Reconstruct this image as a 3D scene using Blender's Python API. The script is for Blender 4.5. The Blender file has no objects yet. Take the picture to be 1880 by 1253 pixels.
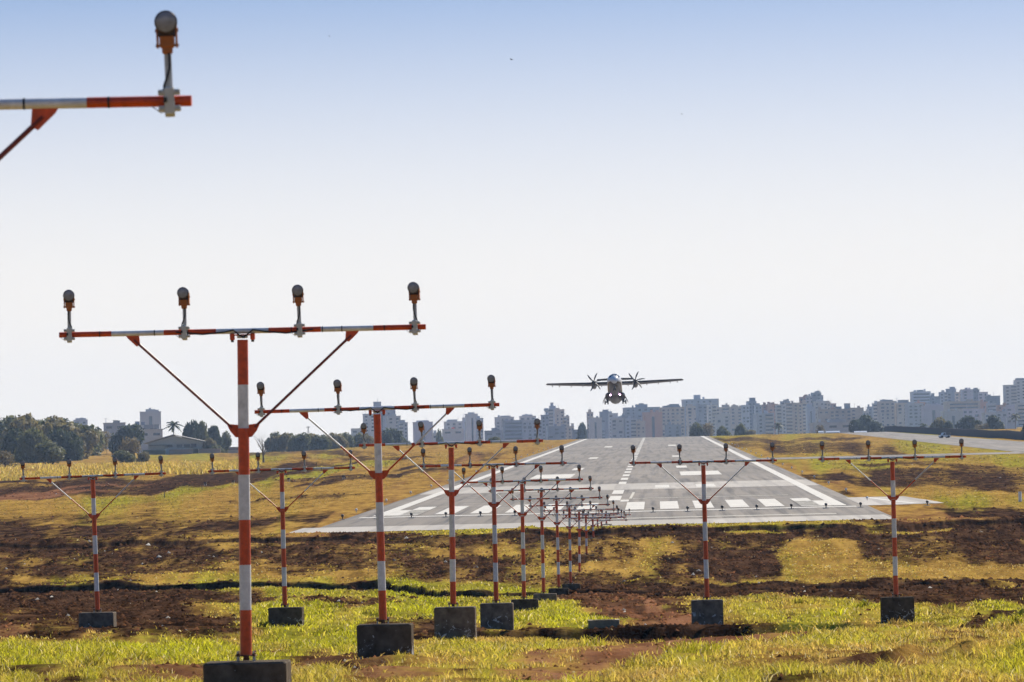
import bpy, math, random
import numpy as np
from mathutils import Vector, Matrix
R = math.radians
random.seed(11); RNG = np.random.default_rng(11)
sc = bpy.context.scene
COL = sc.collection

# ------------------------------------------------------------------ camera
F = 9773.0; CX = 940.0; CY = 626.5          # focal length and centre in photo pixels
TILT = R(1.4)
a = np.array([(1208 - CX) / F, -(905 - CY) / F, -1.0]); Yc = a / np.linalg.norm(a)   # world +Y (runway axis)
u = np.array([-math.sin(TILT), math.cos(TILT), 0.0]); Zc = u - Yc * u.dot(Yc); Zc /= np.linalg.norm(Zc)
Xc = np.cross(Yc, Zc)
M = np.vstack([Xc, Yc, Zc])                  # camera -> world

def ray(px, py, Y):
    """world point seen at photo pixel (px,py) at distance Y along the runway axis"""
    d = M @ np.array([(px - CX) / F, -(py - CY) / F, -1.0])
    return Vector(d * (Y / d[1]))

def project(X, Y, Z):
    c = np.stack([X, Y, Z], -1) @ M
    w = -c[..., 2]; w = np.where(np.abs(w) < 1e-3, 1e-3, w)
    return CX + F * c[..., 0] / w, CY - F * c[..., 1] / w

cam_d = bpy.data.cameras.new('camera'); cam = bpy.data.objects.new('camera', cam_d); COL.objects.link(cam)
m4 = Matrix.Identity(4)
for i in range(3):
    for j in range(3):
        m4[i][j] = M[i, j]
cam.matrix_world = m4
cam_d.sensor_width = 36; cam_d.lens = 36 * F / 1880
cam_d.clip_start = 0.5; cam_d.clip_end = 20000
cam_d.dof.use_dof = True; cam_d.dof.focus_distance = 190; cam_d.dof.aperture_fstop = 11
sc.camera = cam

# ------------------------------------------------------------------ light
SUN_AZ, SUN_EL = R(32), R(36)                # right of the runway axis, above the horizon
w = bpy.data.worlds.new('World'); sc.world = w; w.use_nodes = True
nt = w.node_tree; nt.nodes.clear()
out = nt.nodes.new('ShaderNodeOutputWorld'); bg = nt.nodes.new('ShaderNodeBackground')
sky = nt.nodes.new('ShaderNodeTexSky'); sky.sky_type = 'NISHITA'; sky.sun_disc = False
sky.sun_elevation = SUN_EL; sky.sun_rotation = SUN_AZ
sky.air_density = 1.25; sky.dust_density = 0.35; sky.ozone_density = 2.0
tc = nt.nodes.new('ShaderNodeTexCoord'); mp = nt.nodes.new('ShaderNodeMapping'); mp.inputs['Scale'].default_value = (1, 1, 8.0)
nz = nt.nodes.new('ShaderNodeVectorMath'); nz.operation = 'NORMALIZE'
nt.links.new(tc.outputs['Generated'], mp.inputs[0]); nt.links.new(mp.outputs[0], nz.inputs[0]); nt.links.new(nz.outputs[0], sky.inputs['Vector'])
bg.inputs[1].default_value = 0.078
# dusty air low over the horizon whitens the sky there
sx = nt.nodes.new('ShaderNodeSeparateXYZ'); nt.links.new(tc.outputs['Generated'], sx.inputs[0])
mr = nt.nodes.new('ShaderNodeMapRange'); mr.interpolation_type = 'SMOOTHSTEP'; mr.inputs[1].default_value = .034; mr.inputs[2].default_value = .137; mr.inputs[3].default_value = 1; mr.inputs[4].default_value = 0
nt.links.new(sx.outputs[2], mr.inputs[0])
mxs = nt.nodes.new('ShaderNodeMix'); mxs.data_type = 'RGBA'; mxs.inputs[7].default_value = (7.85, 7.5, 7.05, 1)
nt.links.new(mr.outputs[0], mxs.inputs[0]); hs = nt.nodes.new('ShaderNodeHueSaturation'); hs.inputs['Saturation'].default_value = 1.7; nt.links.new(sky.outputs[0], hs.inputs['Color']); nt.links.new(hs.outputs[0], mxs.inputs[6]); nt.links.new(mxs.outputs[2], bg.inputs[0]); nt.links.new(bg.outputs[0], out.inputs[0])
sl = bpy.data.lights.new('sun', 'SUN'); sl.energy = 4.9; sl.angle = R(0.5); sl.color = (1, .92, .79)
so = bpy.data.objects.new('sun', sl); COL.objects.link(so); so.location = (60, 100, 80)
so.rotation_euler = Vector((-math.sin(SUN_AZ) * math.cos(SUN_EL), -math.cos(SUN_AZ) * math.cos(SUN_EL), -math.sin(SUN_EL))).to_track_quat('-Z', 'Y').to_euler()
sc.view_settings.view_transform = 'Standard'; sc.view_settings.look = 'None'; sc.view_settings.exposure = 0.68; sc.view_settings.gamma = 1.0
sc.render.engine = 'CYCLES'; sc.cycles.use_denoising = True; sc.cycles.max_bounces = 8; sc.cycles.volume_bounces = 1
sc.cycles.transparent_max_bounces = 8

# ------------------------------------------------------------------ materials
def mat(name, color, rough=.6, metal=0., noise=None, spec=.5, bump=None, trans=0., emit=None):
    """noise=(scale, amount[, second colour]) varies the base colour; trans adds translucency"""
    m = bpy.data.materials.new(name); m.use_nodes = True; t = m.node_tree; b = t.nodes['Principled BSDF']
    b.inputs['Base Color'].default_value = (*color, 1); b.inputs['Roughness'].default_value = rough
    b.inputs['Metallic'].default_value = metal; b.inputs['Specular IOR Level'].default_value = spec
    src = None
    if noise:
        n = t.nodes.new('ShaderNodeTexNoise'); n.inputs['Scale'].default_value = noise[0]; n.inputs['Detail'].default_value = 6
        n.inputs['Roughness'].default_value = .65
        g = t.nodes.new('ShaderNodeTexCoord'); t.links.new(g.outputs['Object'], n.inputs['Vector'])
        r = t.nodes.new('ShaderNodeMapRange'); r.inputs[1].default_value = .3; r.inputs[2].default_value = .7
        t.links.new(n.outputs['Fac'], r.inputs[0])
        mx = t.nodes.new('ShaderNodeMix'); mx.data_type = 'RGBA'
        c2 = noise[2] if len(noise) > 2 else tuple(c * (1 - noise[1]) for c in color)
        mx.inputs[6].default_value = (*color, 1); mx.inputs[7].default_value = (*c2, 1)
        t.links.new(r.outputs[0], mx.inputs[0]); t.links.new(mx.outputs[2], b.inputs['Base Color']); src = mx.outputs[2]
        if bump:
            bp = t.nodes.new('ShaderNodeBump'); bp.inputs['Strength'].default_value = bump; bp.inputs['Distance'].default_value = .02
            t.links.new(n.outputs['Fac'], bp.inputs['Height']); t.links.new(bp.outputs[0], b.inputs['Normal'])
    if trans:
        tr = t.nodes.new('ShaderNodeBsdfTranslucent'); ms = t.nodes.new('ShaderNodeMixShader'); ms.inputs[0].default_value = trans
        tr.inputs[0].default_value = (*color, 1)
        if src: t.links.new(src, tr.inputs[0])
        o = t.nodes['Material Output']
        t.links.new(b.outputs[0], ms.inputs[1]); t.links.new(tr.outputs[0], ms.inputs[2]); t.links.new(ms.outputs[0], o.inputs[0])
    if emit:
        b.inputs['Emission Color'].default_value = (*emit[0], 1); b.inputs['Emission Strength'].default_value = emit[1]
    return m

MT = dict(
    red_backlit=mat('backlit_red_paint', (.20, .022, .018), .5, noise=(14, .4)),  # darker red for the nearest braces, their backlit shade put in the colour
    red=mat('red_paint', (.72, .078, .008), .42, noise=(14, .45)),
    white=mat('white_paint', (.80, .80, .83), .45, noise=(11, .34)),
    grey=mat('galvanised_steel', (.42, .43, .44), .42, .5, noise=(14, .35)),
    pale=mat('pale_plastic', (.6, .6, .57), .5, noise=(10, .2)),
    yellow=mat('amber_paint', (.42, .12, .008), .45, noise=(12, .3)),
    black=mat('black_rubber', (.015, .015, .017), .5),
    housing=mat('dark_housing', (.035, .018, .022), .35, .3, noise=(10, .3)),
    rim=mat('dark_rim', (.055, .05, .065), .3, .5),
    glass=mat('lamp_glass', (.27, .29, .36), .2, .1, noise=(22, .4)),
    rust=mat('rusty_bolt', (.17, .075, .035), .8, noise=(30, .4)),
    asphalt_dark=mat('shoulder_asphalt', (.06, .06, .06), .8),
    bark=mat('bark', (.09, .065, .05), .9, noise=(6, .4)),
    drybark=mat('dry_bark', (.2, .16, .125), .9, noise=(6, .3)),
    soil=mat('soil', (.05, .028, .018), .95, noise=(5, .5)),
    steelwhite=mat('white_enamel', (.8, .8, .79), .35),
    vehglass=mat('vehicle_glass', (.03, .035, .04), .1),
    tyre=mat('tyre', (.02, .02, .02), .7),
)

# ------------------------------------------------------------------ mesh builder
class MB:
    def __init__(s): s.v = []; s.f = []; s.mi = []; s.sm = []
    def add(s, vs, fs, mi=0, smooth=False):
        o = len(s.v); s.v += [tuple(p) for p in vs]
        for f in fs: s.f.append([i + o for i in f]); s.mi.append(mi); s.sm.append(smooth)
        return s
    def box(s, c, size, mi=0, rot=None, taper=1.0, bev=0.0):
        hx, hy, hz = (q / 2 for q in size); vs = []
        if bev:
            # chamfered vertical profile: an octagonal prism with small top and bottom chamfers
            def ringp(x, y, z): return [(-x + bev, -y, z), (x - bev, -y, z), (x, -y + bev, z), (x, y - bev, z), (x - bev, y, z), (-x + bev, y, z), (-x, y - bev, z), (-x, -y + bev, z)]
            rings = [ringp(hx - bev, hy - bev, -hz), ringp(hx, hy, -hz + bev), ringp(hx * taper, hy * taper, hz - bev), ringp(hx * taper - bev, hy * taper - bev, hz)]
            vs = [p for r_ in rings for p in r_]; fs = [[7, 6, 5, 4, 3, 2, 1, 0], list(range(24, 32))]
            for k in range(3):
                for i in range(8): j = (i + 1) % 8; fs.append([k * 8 + i, k * 8 + j, k * 8 + 8 + j, k * 8 + 8 + i])
        else:
            for z, t in ((-hz, 1), (hz, taper)):
                vs += [(-hx * t, -hy * t, z), (hx * t, -hy * t, z), (hx * t, hy * t, z), (-hx * t, hy * t, z)]
            fs = [[3, 2, 1, 0], [4, 5, 6, 7], [0, 1, 5, 4], [1, 2, 6, 5], [2, 3, 7, 6], [3, 0, 4, 7]]
        c = Vector(c)
        vs = [(rot @ Vector(p) if rot is not None else Vector(p)) + c for p in vs]
        return s.add(vs, fs, mi)
    def tube(s, p, r, mi=0, n=10, cap=True, smooth=True):
        p = [Vector(q) for q in p]; r = r if isinstance(r, (list, tuple)) else [r] * len(p)
        vs = []; fs = []; ref = None
        for i, q in enumerate(p):
            t = (p[min(i + 1, len(p) - 1)] - p[max(i - 1, 0)]).normalized()
            if ref is None: ref = t.orthogonal().normalized()
            ref = (ref - t * ref.dot(t)).normalized(); b = t.cross(ref)
            for k in range(n):
                an = 2 * math.pi * k / n; vs.append(q + (ref * math.cos(an) + b * math.sin(an)) * r[i])
        for i in range(len(p) - 1):
            for k in range(n): j = (k + 1) % n; fs.append([i * n + k, i * n + j, i * n + n + j, i * n + n + k])
        s.add(vs, fs, mi, smooth)
        if cap:
            s.add(vs[:n], [list(range(n))[::-1]], mi); s.add(vs[-n:], [list(range(n))], mi)
        return s
    def prism(s, pts, axis, a0, a1, mi=0):
        """polygon pts in the two other axes, extruded along axis from a0 to a1"""
        def mk(p, q): return {'x': (q, p[0], p[1]), 'y': (p[0], q, p[1]), 'z': (p[0], p[1], q)}[axis]
        n = len(pts); vs = [mk(p, a0) for p in pts] + [mk(p, a1) for p in pts]
        fs = [list(range(n))[::-1], list(range(n, 2 * n))] + [[i, (i + 1) % n, n + (i + 1) % n, n + i] for i in range(n)]
        return s.add(vs, fs, mi)
    def mesh(s, name, mats):
        me = bpy.data.meshes.new(name); me.from_pydata(s.v, [], s.f)
        for m_ in mats: me.materials.append(m_)
        me.polygons.foreach_set('material_index', s.mi); me.polygons.foreach_set('use_smooth', s.sm)
        import bmesh
        b = bmesh.new(); b.from_mesh(me); bmesh.ops.recalc_face_normals(b, faces=b.faces); b.to_mesh(me); b.free()
        me.update(); return me
    def build(s, name, mats, parent=None, loc=(0, 0, 0)):
        return link(name, s.mesh(name, mats if isinstance(mats, list) else [mats]), parent, loc)

def link(name, me, parent=None, loc=(0, 0, 0), rot=None):
    o = bpy.data.objects.new(name, me); COL.objects.link(o); o.parent = parent; o.location = loc
    if rot is not None: o.rotation_euler = rot
    return o
def tag(o, label=None, cat=None, group=None, kind=None):
    if label: o['label'] = label
    if cat: o['category'] = cat
    if group: o['group'] = group
    if kind: o['kind'] = kind
    return o
def thing(name, label, cat, loc=(0, 0, 0), rz=0, group=None):
    o = bpy.data.objects.new(name, None); COL.objects.link(o); o.location = loc; o.rotation_euler = (0, 0, rz); o.empty_display_size = .3
    return tag(o, label, cat, group)
def np_mesh(name, V, Fq, mats, smooth=False, mi=None):
    """fast mesh from numpy arrays (all faces with the same number of corners)"""
    me = bpy.data.meshes.new(name); nv, nf, k = len(V), len(Fq), Fq.shape[1]
    me.vertices.add(nv); me.vertices.foreach_set('co', np.ascontiguousarray(V, np.float32).ravel())
    me.loops.add(nf * k); me.loops.foreach_set('vertex_index', np.ascontiguousarray(Fq, np.int32).ravel())
    me.polygons.add(nf); me.polygons.foreach_set('loop_start', np.arange(0, nf * k, k, dtype=np.int32))
    for m_ in mats: me.materials.append(m_)
    if smooth: me.polygons.foreach_set('use_smooth', np.ones(nf, bool))
    if mi is not None: me.polygons.foreach_set('material_index', mi.astype(np.int32))
    me.update(calc_edges=True); me.validate(); return me

# ------------------------------------------------------------------ noise, terrain
def _hash(ix, iy, seed):
    h = (ix.astype(np.int64) * 374761393 + iy.astype(np.int64) * 668265263 + seed * 974711) & 0xFFFFFFFF
    h = ((h ^ (h >> 13)) * 1274126177) & 0xFFFFFFFF
    return ((h ^ (h >> 16)) & 0xFFFF) / 65535.0
def vnoise(x, y, seed=0):
    x = np.asarray(x, float); y = np.asarray(y, float); ix = np.floor(x); iy = np.floor(y); fx = x - ix; fy = y - iy
    fx = fx * fx * (3 - 2 * fx); fy = fy * fy * (3 - 2 * fy)
    return ((_hash(ix, iy, seed) * (1 - fx) + _hash(ix + 1, iy, seed) * fx) * (1 - fy) + (_hash(ix, iy + 1, seed) * (1 - fx) + _hash(ix + 1, iy + 1, seed) * fx) * fy)
def fbm(x, y, seed=0, o=4):
    s = 0; amp = .5; tot = 0
    for k in range(o):
        s = s + amp * vnoise(x * 2 ** k + 7.3 * k, y * 2 ** k - 3.1 * k, seed + k); tot += amp; amp *= .5
    return s / tot
def sstep(x, a, b):
    t = np.clip((np.asarray(x, float) - a) / (b - a), 0, 1); return t * t * (3 - 2 * t)

RC = -4.75                                      # runway centre line
_p = [(60, 800, 1278), (90, 757, 1213), (120, 836, 1187), (150, 911, 1158), (180, 962, 1120), (210, 998, 1111), (240, 1026, 1097), (268, 1048, 1083)]
_q = [(290, 1058, 1062), (300, 1064, 1052), (330, 1077, 1020), (362, 1089, 989), (371, 1095, 977), (447, 1100, 966.5)]
PY = [-400, 0] + [p[0] for p in _p + _q]; PZ = [-1.5, -1.7] + [ray(p[1], p[2], p[0]).z for p in _p + _q]
Z447 = PZ[-1]; ZCR = ray(1190, 803, 2093).z
SLOPE = (ZCR - Z447) / (2093 - 447)
PY += [2060, 2140, 2600, 3400, 6800]; PZ += [Z447 + SLOPE * 1613, ZCR + .3, ZCR + 1.5, ZCR + 5, ZCR + 12]
PY = np.array(PY, float); PZ = np.array(PZ, float)
def on_pave(X, Y):
    e = sstep(np.abs(X - RC), 32, 27) * sstep(Y, 436, 446)
    return np.maximum(e, np.maximum(sstep(np.abs(X - 81), 16, 12) * sstep(Y, 850, 900), sstep(np.abs(Y - 1030), 40, 30) * sstep(X, 0, 10) * sstep(X, 80, 75)))
def banks(X, Y):
    wob = fbm(X / 9, Y / 30, 91, 3) - .5
    return 263 + wob * 9 + 35 * sstep(-X, 9, 17), 367 + (fbm(X / 7, Y / 60, 93, 3) - .5) * 8, 143 + wob * 7
def ground(X, Y, detail=True):
    X = np.asarray(X, float); Y = np.asarray(Y, float)
    z = np.interp(Y, PY, PZ)
    # the left of the field falls and rises a little differently from the runway axis
    z = z + .35 * sstep(-X, 6, 18) * sstep(Y, 100, 140) * sstep(Y, 260, 200)
    z = z + 5 * np.exp(-(((X + 247) / 20) ** 2 + ((Y - 2330) / 160) ** 2))
    z = z + 26 * sstep(X, 120, 380) * sstep(Y, 2700, 4800)
    z = z - 2.3 * sstep(-X, 80, 150) * sstep(Y, 900, 1700)
    if detail:
        k = 1 - on_pave(X, Y)
        b1, b2, b3 = banks(X, Y)
        # banks cut across the field: their faces look towards the approach lights
        far = sstep(Y, 220, 250) * sstep(Y, 420, 390)
        z = z + .16 * k * far * (fbm(X / 3.0, Y / 7, 33, 4) - .5) * 4
        yb = b1
        z = z - (.46 + .25 * (fbm(X / 4, Y / 9, 8, 3) - .5)) * sstep(Y, yb - 17, yb - 5) * sstep(Y, yb + .35, yb - .25)
        yb = b2
        z = z + .30 * sstep(Y, yb - .3, yb + .4) * sstep(Y, yb + 40, yb + 4) * (.3 + .7 * sstep(fbm(X / 6, Y / 50, 94, 2), .3, .5))
        yb = b3
        z = z - .34 * sstep(Y, yb - 24, yb - 2) * sstep(Y, yb + .35, yb - .3) * sstep(X, -7, -3) * sstep(X, 9, 6)
        near = sstep(Y, 30, 60) * sstep(Y, 330, 240)
        z = z + near * k * (.32 * (fbm(X / 1.5, Y / 2.6, 5, 4) - .5) + .42 * (fbm(X / 5, Y / 10, 15, 3) - .5))
        cl = sstep(fbm(X / 1.1, Y / 2.0, 77, 3), .58, .75)
        # clods turned up beside the right-hand posts and along the track
        z = z + .40 * cl * np.exp(-(((X - 10.6) / 2.2) ** 2 + ((Y - 139) / 7) ** 2))
        z = z + .28 * cl * np.exp(-(((X - 4.2) / 2.5) ** 2 + ((Y - 72) / 5) ** 2))
        mid = sstep(Y, 330, 380)
        z = z + mid * k * (.35 * (fbm(X / 8, Y / 40, 25, 4) - .5) * np.clip(Y / 700, .6, 3))
    return z
def gz(x, y, d=True): return float(ground(np.array([x]), np.array([y]), d)[0])
def on_ground(px, Y, dz=0):
    """ground point under photo column px at distance Y"""
    p = ray(px, 905, Y); z = gz(p.x, Y)
    for _ in range(3):
        qx, qy = project(np.array([p.x]), np.array([Y]), np.array([z])); p.x += (px - qx[0]) * Y / F; z = gz(p.x, Y)
    return Vector((p.x, Y, z + dz))
# ------------------------------------------------------------------ what grows where (grass cover, greenness, redness of bare soil)
_HY = np.concatenate([np.arange(46, 120, .25), np.arange(120, 420, .6), np.arange(420, 2300, 3), np.arange(2300, 6500, 25)])
def hit(px, py):
    """distance at which the ground shows at photo pixel (px,py)"""
    X = np.array([ray(px, py, 1.0).x]) * _HY
    _, gy = project(X, _HY, ground(X, _HY, False))
    k = np.where(gy <= py)[0]
    return float(_HY[k[0]]) if len(k) else 2200.0
def spot(px, py):
    """ground point seen at photo pixel (px,py)"""
    Y = hit(px, py); return on_ground(px, Y)

# soft ellipses on the field: centre, radii, turn (degrees), cover, green, red, weight
ST = [
 # the long slope before the runway: dark tilled earth with ochre drifts
 (900, 1030, 1400, 62, 0, .30, .10, .10, 1), (1200, 1020, 60, 34, 0, .92, .05, .2, .95), (1130, 1045, 190, 10, 0, .85, .1, .2, .8),
 (1520, 1030, 85, 40, 0, 1, .06, .2, .95), (1680, 1050, 220, 26, 0, .95, .08, .2, .9), (1600, 1072, 330, 10, 0, .95, .22, .2, .9), (1800, 1060, 90, 10, 0, .85, .12, .2, .8),
 (1330, 1035, 110, 26, 0, .05, .1, .12, .9), (1740, 1020, 110, 16, 0, .3, .1, .1, .7),
 (820, 1010, 240, 12, 0, .75, .08, .2, .7), (700, 1055, 260, 10, 0, .7, .15, .1, .7), (780, 1035, 180, 22, 4, .28, .1, .18, .7),
 (250, 1010, 210, 12, -4, .72, .1, .2, .6), (480, 1040, 150, 9, -3, .72, .12, .2, .6), (330, 1062, 300, 6, 0, .9, .3, .1, .8), (140, 1076, 300, 5, 0, .95, .5, .1, .8),
 # verge of the pavement
 (1100, 974, 640, 9, -.6, 1, .42, .2, 1), (1000, 984, 560, 4, -.5, .25, .1, .05, .8), (1400, 985, 520, 9, 0, .10, .1, .02, .95),
 # left slope
 (260, 985, 460, 38, 0, .20, .12, .10, 1), (560, 950, 330, 26, -9, .50, .10, .2, .9), (110, 955, 160, 10, -3, .85, .35, .1, .8), (200, 945, 320, 9, -5, .15, .1, .04, .7),
 (430, 1000, 150, 8, -2, .8, .2, .1, .7), (330, 1020, 330, 12, 2, .12, .1, .06, .7), (60, 1005, 70, 12, 0, .0, .1, 0, .8),
 (480, 985, 150, 8, -3, .78, .15, .1, .7), (500, 958, 200, 7, -7, .08, .1, .04, .85), (620, 962, 60, 10, -24, .75, .0, 1, .9),
 # left field beyond
 (330, 905, 420, 26, -5, 1, .30, .3, 1), (720, 880, 420, 42, -8, .95, .12, .3, 1), (800, 835, 380, 30, -4, .95, .10, .3, 1),
 (620, 862, 110, 12, -12, 1, .75, .1, .9), (350, 898, 190, 9, -8, 1, .6, .1, .8), (560, 905, 170, 8, -4, .9, .02, .5, .6),
 (640, 885, 90, 3, -8, .1, .1, .05, .8), (580, 915, 140, 4, -3, .2, .1, .05, .7), (560, 885, 120, 4, -4, .4, .1, .1, .7),
 (770, 868, 150, 4, -4, .12, .1, .03, .85), (840, 852, 100, 3, -5, .1, .1, .03, .85), (870, 846, 70, 6, -12, .12, .05, .3, .8), (620, 842, 170, 3, -1, .15, .1, .1, .8), (930, 850, 140, 7, -21, .7, .0, 1, .7),
 (840, 885, 180, 4, -14, .75, .0, 1, .6), (640, 940, 130, 13, -24, .72, .0, 1, .9), (770, 895, 130, 12, -23, .72, .0, 1, .8), 
 (230, 893, 300, 14, -4, .05, .1, .10, 1), (120, 905, 190, 7, -6, .1, .05, .75, .9), (300, 888, 170, 4, -5, .05, .1, .02, .9), (60, 885, 180, 4, -2, .1, .1, .05, .9), (480, 872, 120, 8, -9, .05, .1, .18, .95), (600, 862, 90, 3, -14, .08, .1, .1, .8),
 (430, 862, 110, 5, -3, .1, .1, .05, .8), (150, 862, 330, 17, -2, 1, .12, .4, 1), (330, 848, 200, 8, 0, .95, .2, .4, .9), (440, 838, 190, 8, 0, 1, .45, .2, .9), (560, 832, 150, 5, 0, .25, .1, .1, .7), (560, 822, 120, 7, 0, .85, .2, .2, .9),
 (195, 822, 70, 16, 10, 1, .1, .3, 1),
 # right field beyond
 (1660, 880, 330, 34, 0, .30, .1, .10, 1), (1600, 850, 420, 14, 0, .95, .45, .2, 1), (1640, 822, 330, 22, 2, .95, .3, .2, 1), (1800, 838, 150, 18, 6, 1, .5, .2, .9),
 (1480, 822, 150, 9, 1, .30, .15, .06, .95), (1590, 832, 110, 6, 4, .3, .15, .06, .9), (1430, 808, 130, 4, 0, .35, .1, .06, .9), (1560, 802, 150, 3, 0, .9, .3, .1, .9), (1690, 853, 110, 4, 0, .2, .2, .02, .8),
 (1700, 878, 240, 17, 0, .18, .05, .12, .95), (1850, 858, 90, 5, 0, .15, .1, .03, .8), (1560, 868, 60, 5, 4, .95, .15, .2, .8),
 (1720, 912, 190, 15, 3, 1, .30, .3, 1), (1820, 920, 110, 10, 0, 1, .42, .2, .9), (1480, 880, 110, 8, 27, .8, .0, 1, .9), (1560, 905, 90, 8, 20, .85, .0, .9, .9), (1690, 926, 60, 6, 8, .5, .0, 1, .9),
 (1800, 965, 200, 28, 0, .10, .1, .07, 1), (1680, 948, 62, 15, 6, .6, .0, .95, .95), (1740, 956, 50, 8, 6, .55, .0, .9, .8), (1600, 974, 160, 5, 0, .95, .4, .1, .8), (1800, 1000, 120, 4, 8, .0, 0, 0, .9), (1830, 985, 80, 4, -14, .0, 0, 0, .8), (1860, 1020, 80, 14, 0, .15, .1, .25, .7),
 # ditch and the near ground; dark soil on the banks doubles as their shade
 (1000, 1087, 1300, 10, -1, .0, .1, .02, 1), (1500, 1088, 500, 11, .8, .0, .1, .0, 1), (1780, 1105, 160, 12, 2, .02, .1, .12, .95),
 (560, 1120, 430, 52, 0, .84, .74, .2, 1), (650, 1082, 330, 14, 0, .95, .72, .2, 1), (880, 1090, 180, 14, 0, .92, .7, .2, .9), (560, 1100, 170, 4, 0, .3, .3, .1, .6),
 (660, 1108, 110, 5, 0, .2, .1, .06, .8), (350, 1150, 150, 5, 6, .25, .2, .05, .8), (420, 1130, 90, 14, 0, .75, .55, .1, .6),
 (130, 1118, 300, 36, 6, .0, .05, .06, 1), (300, 1095, 190, 16, 2, .0, .05, .10, .9), (70, 1150, 110, 16, 0, .05, .1, .0, .9), (10, 1160, 40, 10, 0, .1, 0, .6, .8),
 (810, 1160, 80, 22, 0, .08, .1, .10, .95), (760, 1150, 60, 22, 0, .15, .1, .15, .7),
 (1060, 1138, 110, 24, 0, .95, .82, .2, 1), (1180, 1120, 120, 32, 10, .10, .1, .35, .95), (1170, 1106, 40, 8, 20, .02, 0, .95, .8), (1215, 1132, 45, 9, 28, .02, 0, .95, .8), (1160, 1128, 40, 5, 16, .03, 0, .9, .7), (1080, 1100, 80, 6, 0, .1, 0, .35, .7), (1180, 1152, 90, 6, 0, .3, .2, .9, .7),
 (1450, 1122, 200, 24, 0, .80, .55, .3, 1), (1380, 1105, 60, 8, 0, .8, .3, .3, .7), (1790, 1130, 120, 22, -4, .75, .6, .1, .9),
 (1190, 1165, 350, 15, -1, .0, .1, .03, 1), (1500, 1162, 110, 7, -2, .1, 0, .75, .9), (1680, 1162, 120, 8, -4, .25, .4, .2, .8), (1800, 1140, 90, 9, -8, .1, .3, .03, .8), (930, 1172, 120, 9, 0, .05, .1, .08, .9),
 # foreground
 (900, 1235, 1500, 42, 0, .70, .42, .35, 1), (200, 1215, 330, 36, 0, 1, .85, .3, 1), (60, 1200, 180, 22, 0, 1, .9, .1, .9), (350, 1180, 90, 8, 0, .9, .8, .1, .8),
 (600, 1185, 110, 18, 0, .95, .8, .2, .9), (930, 1198, 190, 16, 0, .92, .48, .3, .95), (1440, 1215, 420, 26, -6, .76, .32, .4, 1), (1700, 1200, 300, 34, -4, .70, .25, .3, 1), (1580, 1180, 100, 12, 0, .95, .7, .3, .8),
 (1250, 1190, 200, 11, -9, .12, .1, .95, .9), (1080, 1205, 130, 9, -4, .3, .1, .9, .8), (1370, 1172, 110, 7, -4, .2, .1, .8, .8),
 (1000, 1240, 110, 18, 0, .18, .0, .9, .9), (640, 1222, 80, 14, 0, .2, .1, .3, .85), (700, 1248, 110, 10, 0, .4, .1, .8, .8),
 (330, 1248, 110, 18, 0, .2, .2, .6, .85), (130, 1240, 60, 7, 0, .3, .3, .1, .7), (60, 1252, 120, 6, 0, .3, .3, .1, .7), (1400, 1240, 70, 10, 0, .15, .3, .05, .85), (1520, 1252, 100, 8, -6, .2, .4, .03, .85), (1620, 1222, 60, 8, 0, .2, .3, .4, .7), (480, 1205, 60, 8, 0, .2, .3, .4, .7), (1730, 1185, 70, 7, 0, .2, .3, .3, .7), (250, 1222, 50, 7, 0, .3, .3, .3, .7), (1800, 1235, 160, 18, 0, .9, .6, .3, .8),
]
def paint(X, Y, Z):
    px, py = project(X, Y, Z)
    nx = fbm(X / (Y * .004 + .3), Y / (Y * .03 + 2), 3, 3) - .5; ny = fbm(X / (Y * .006 + .3), Y / (Y * .05 + 2), 9, 3) - .5
    px = px + nx * 130; py = py + ny * 20
    c = np.full(px.shape, .8); g = np.full(px.shape, .3); r = np.full(px.shape, .2)
    far = sstep(Y, 2300, 2600); 
    for (x0, y0, rx, ry, an, cv, gr, rd, wt) in ST:
        ca, sa = math.cos(R(an)), math.sin(R(an))
        dx, dy = px - x0, py - y0
        e = ((dx * ca + dy * sa) / rx) ** 2 + ((-dx * sa + dy * ca) / ry) ** 2
        k = wt * sstep(e, 1.75, .40)
        c += (cv - c) * k; g += (gr - g) * k; r += (rd - r) * k
    # small scale breaks
    b = fbm(X / (Y * .0035 + .2), Y / (Y * .02 + 1), 51, 4) - .5
    c = np.clip(c + b * .75, 0, 1); g = np.clip(g + (fbm(X / (Y * .005 + .2), Y / (Y * .03 + 1), 61, 4) - .5) * .95, 0, 1)
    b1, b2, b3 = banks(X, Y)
    bare = np.maximum(np.exp(-((Y - b1 + .6) / 1.5) ** 2), .8 * np.exp(-((Y - b2 + .6) / 1.6) ** 2))  # bank faces: bare soil kept dark, their shade painted in with it
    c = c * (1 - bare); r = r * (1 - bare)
    c = np.where(far > .5, .8, c)
    return c, g, np.clip(r, 0, 1)

core = np.linspace(-1.12, 1.12, 470); side = 1.12 + np.linspace(0, 1, 26)[1:] ** 1.8 * 9
S = np.concatenate([-side[::-1], core, side])
ys = [-60.0]
while ys[-1] < 6700:
    y = ys[-1]
    ys.append(y + (8 if y < 36 else .2 if 139 < y < 147.5 or 256 < y < 303 or 362 < y < 372 else min(max(y * y / (F * 4.0), .26), 12) if y < 2200 else 60))
ys = np.array(ys)
YY, SS = np.meshgrid(ys, S, indexing='ij')
XX = -.0274 * np.abs(YY) + SS * (4 + .098 * np.abs(YY))
ZZ = ground(XX, YY)
nr, nc = XX.shape
V = np.stack([XX, YY, ZZ], -1).reshape(-1, 3)
i0 = (np.arange(nr - 1)[:, None] * nc + np.arange(nc - 1)[None, :]).ravel()
me = np_mesh('ground', V, np.stack([i0, i0 + 1, i0 + nc + 1, i0 + nc], 1), [], True)
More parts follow.
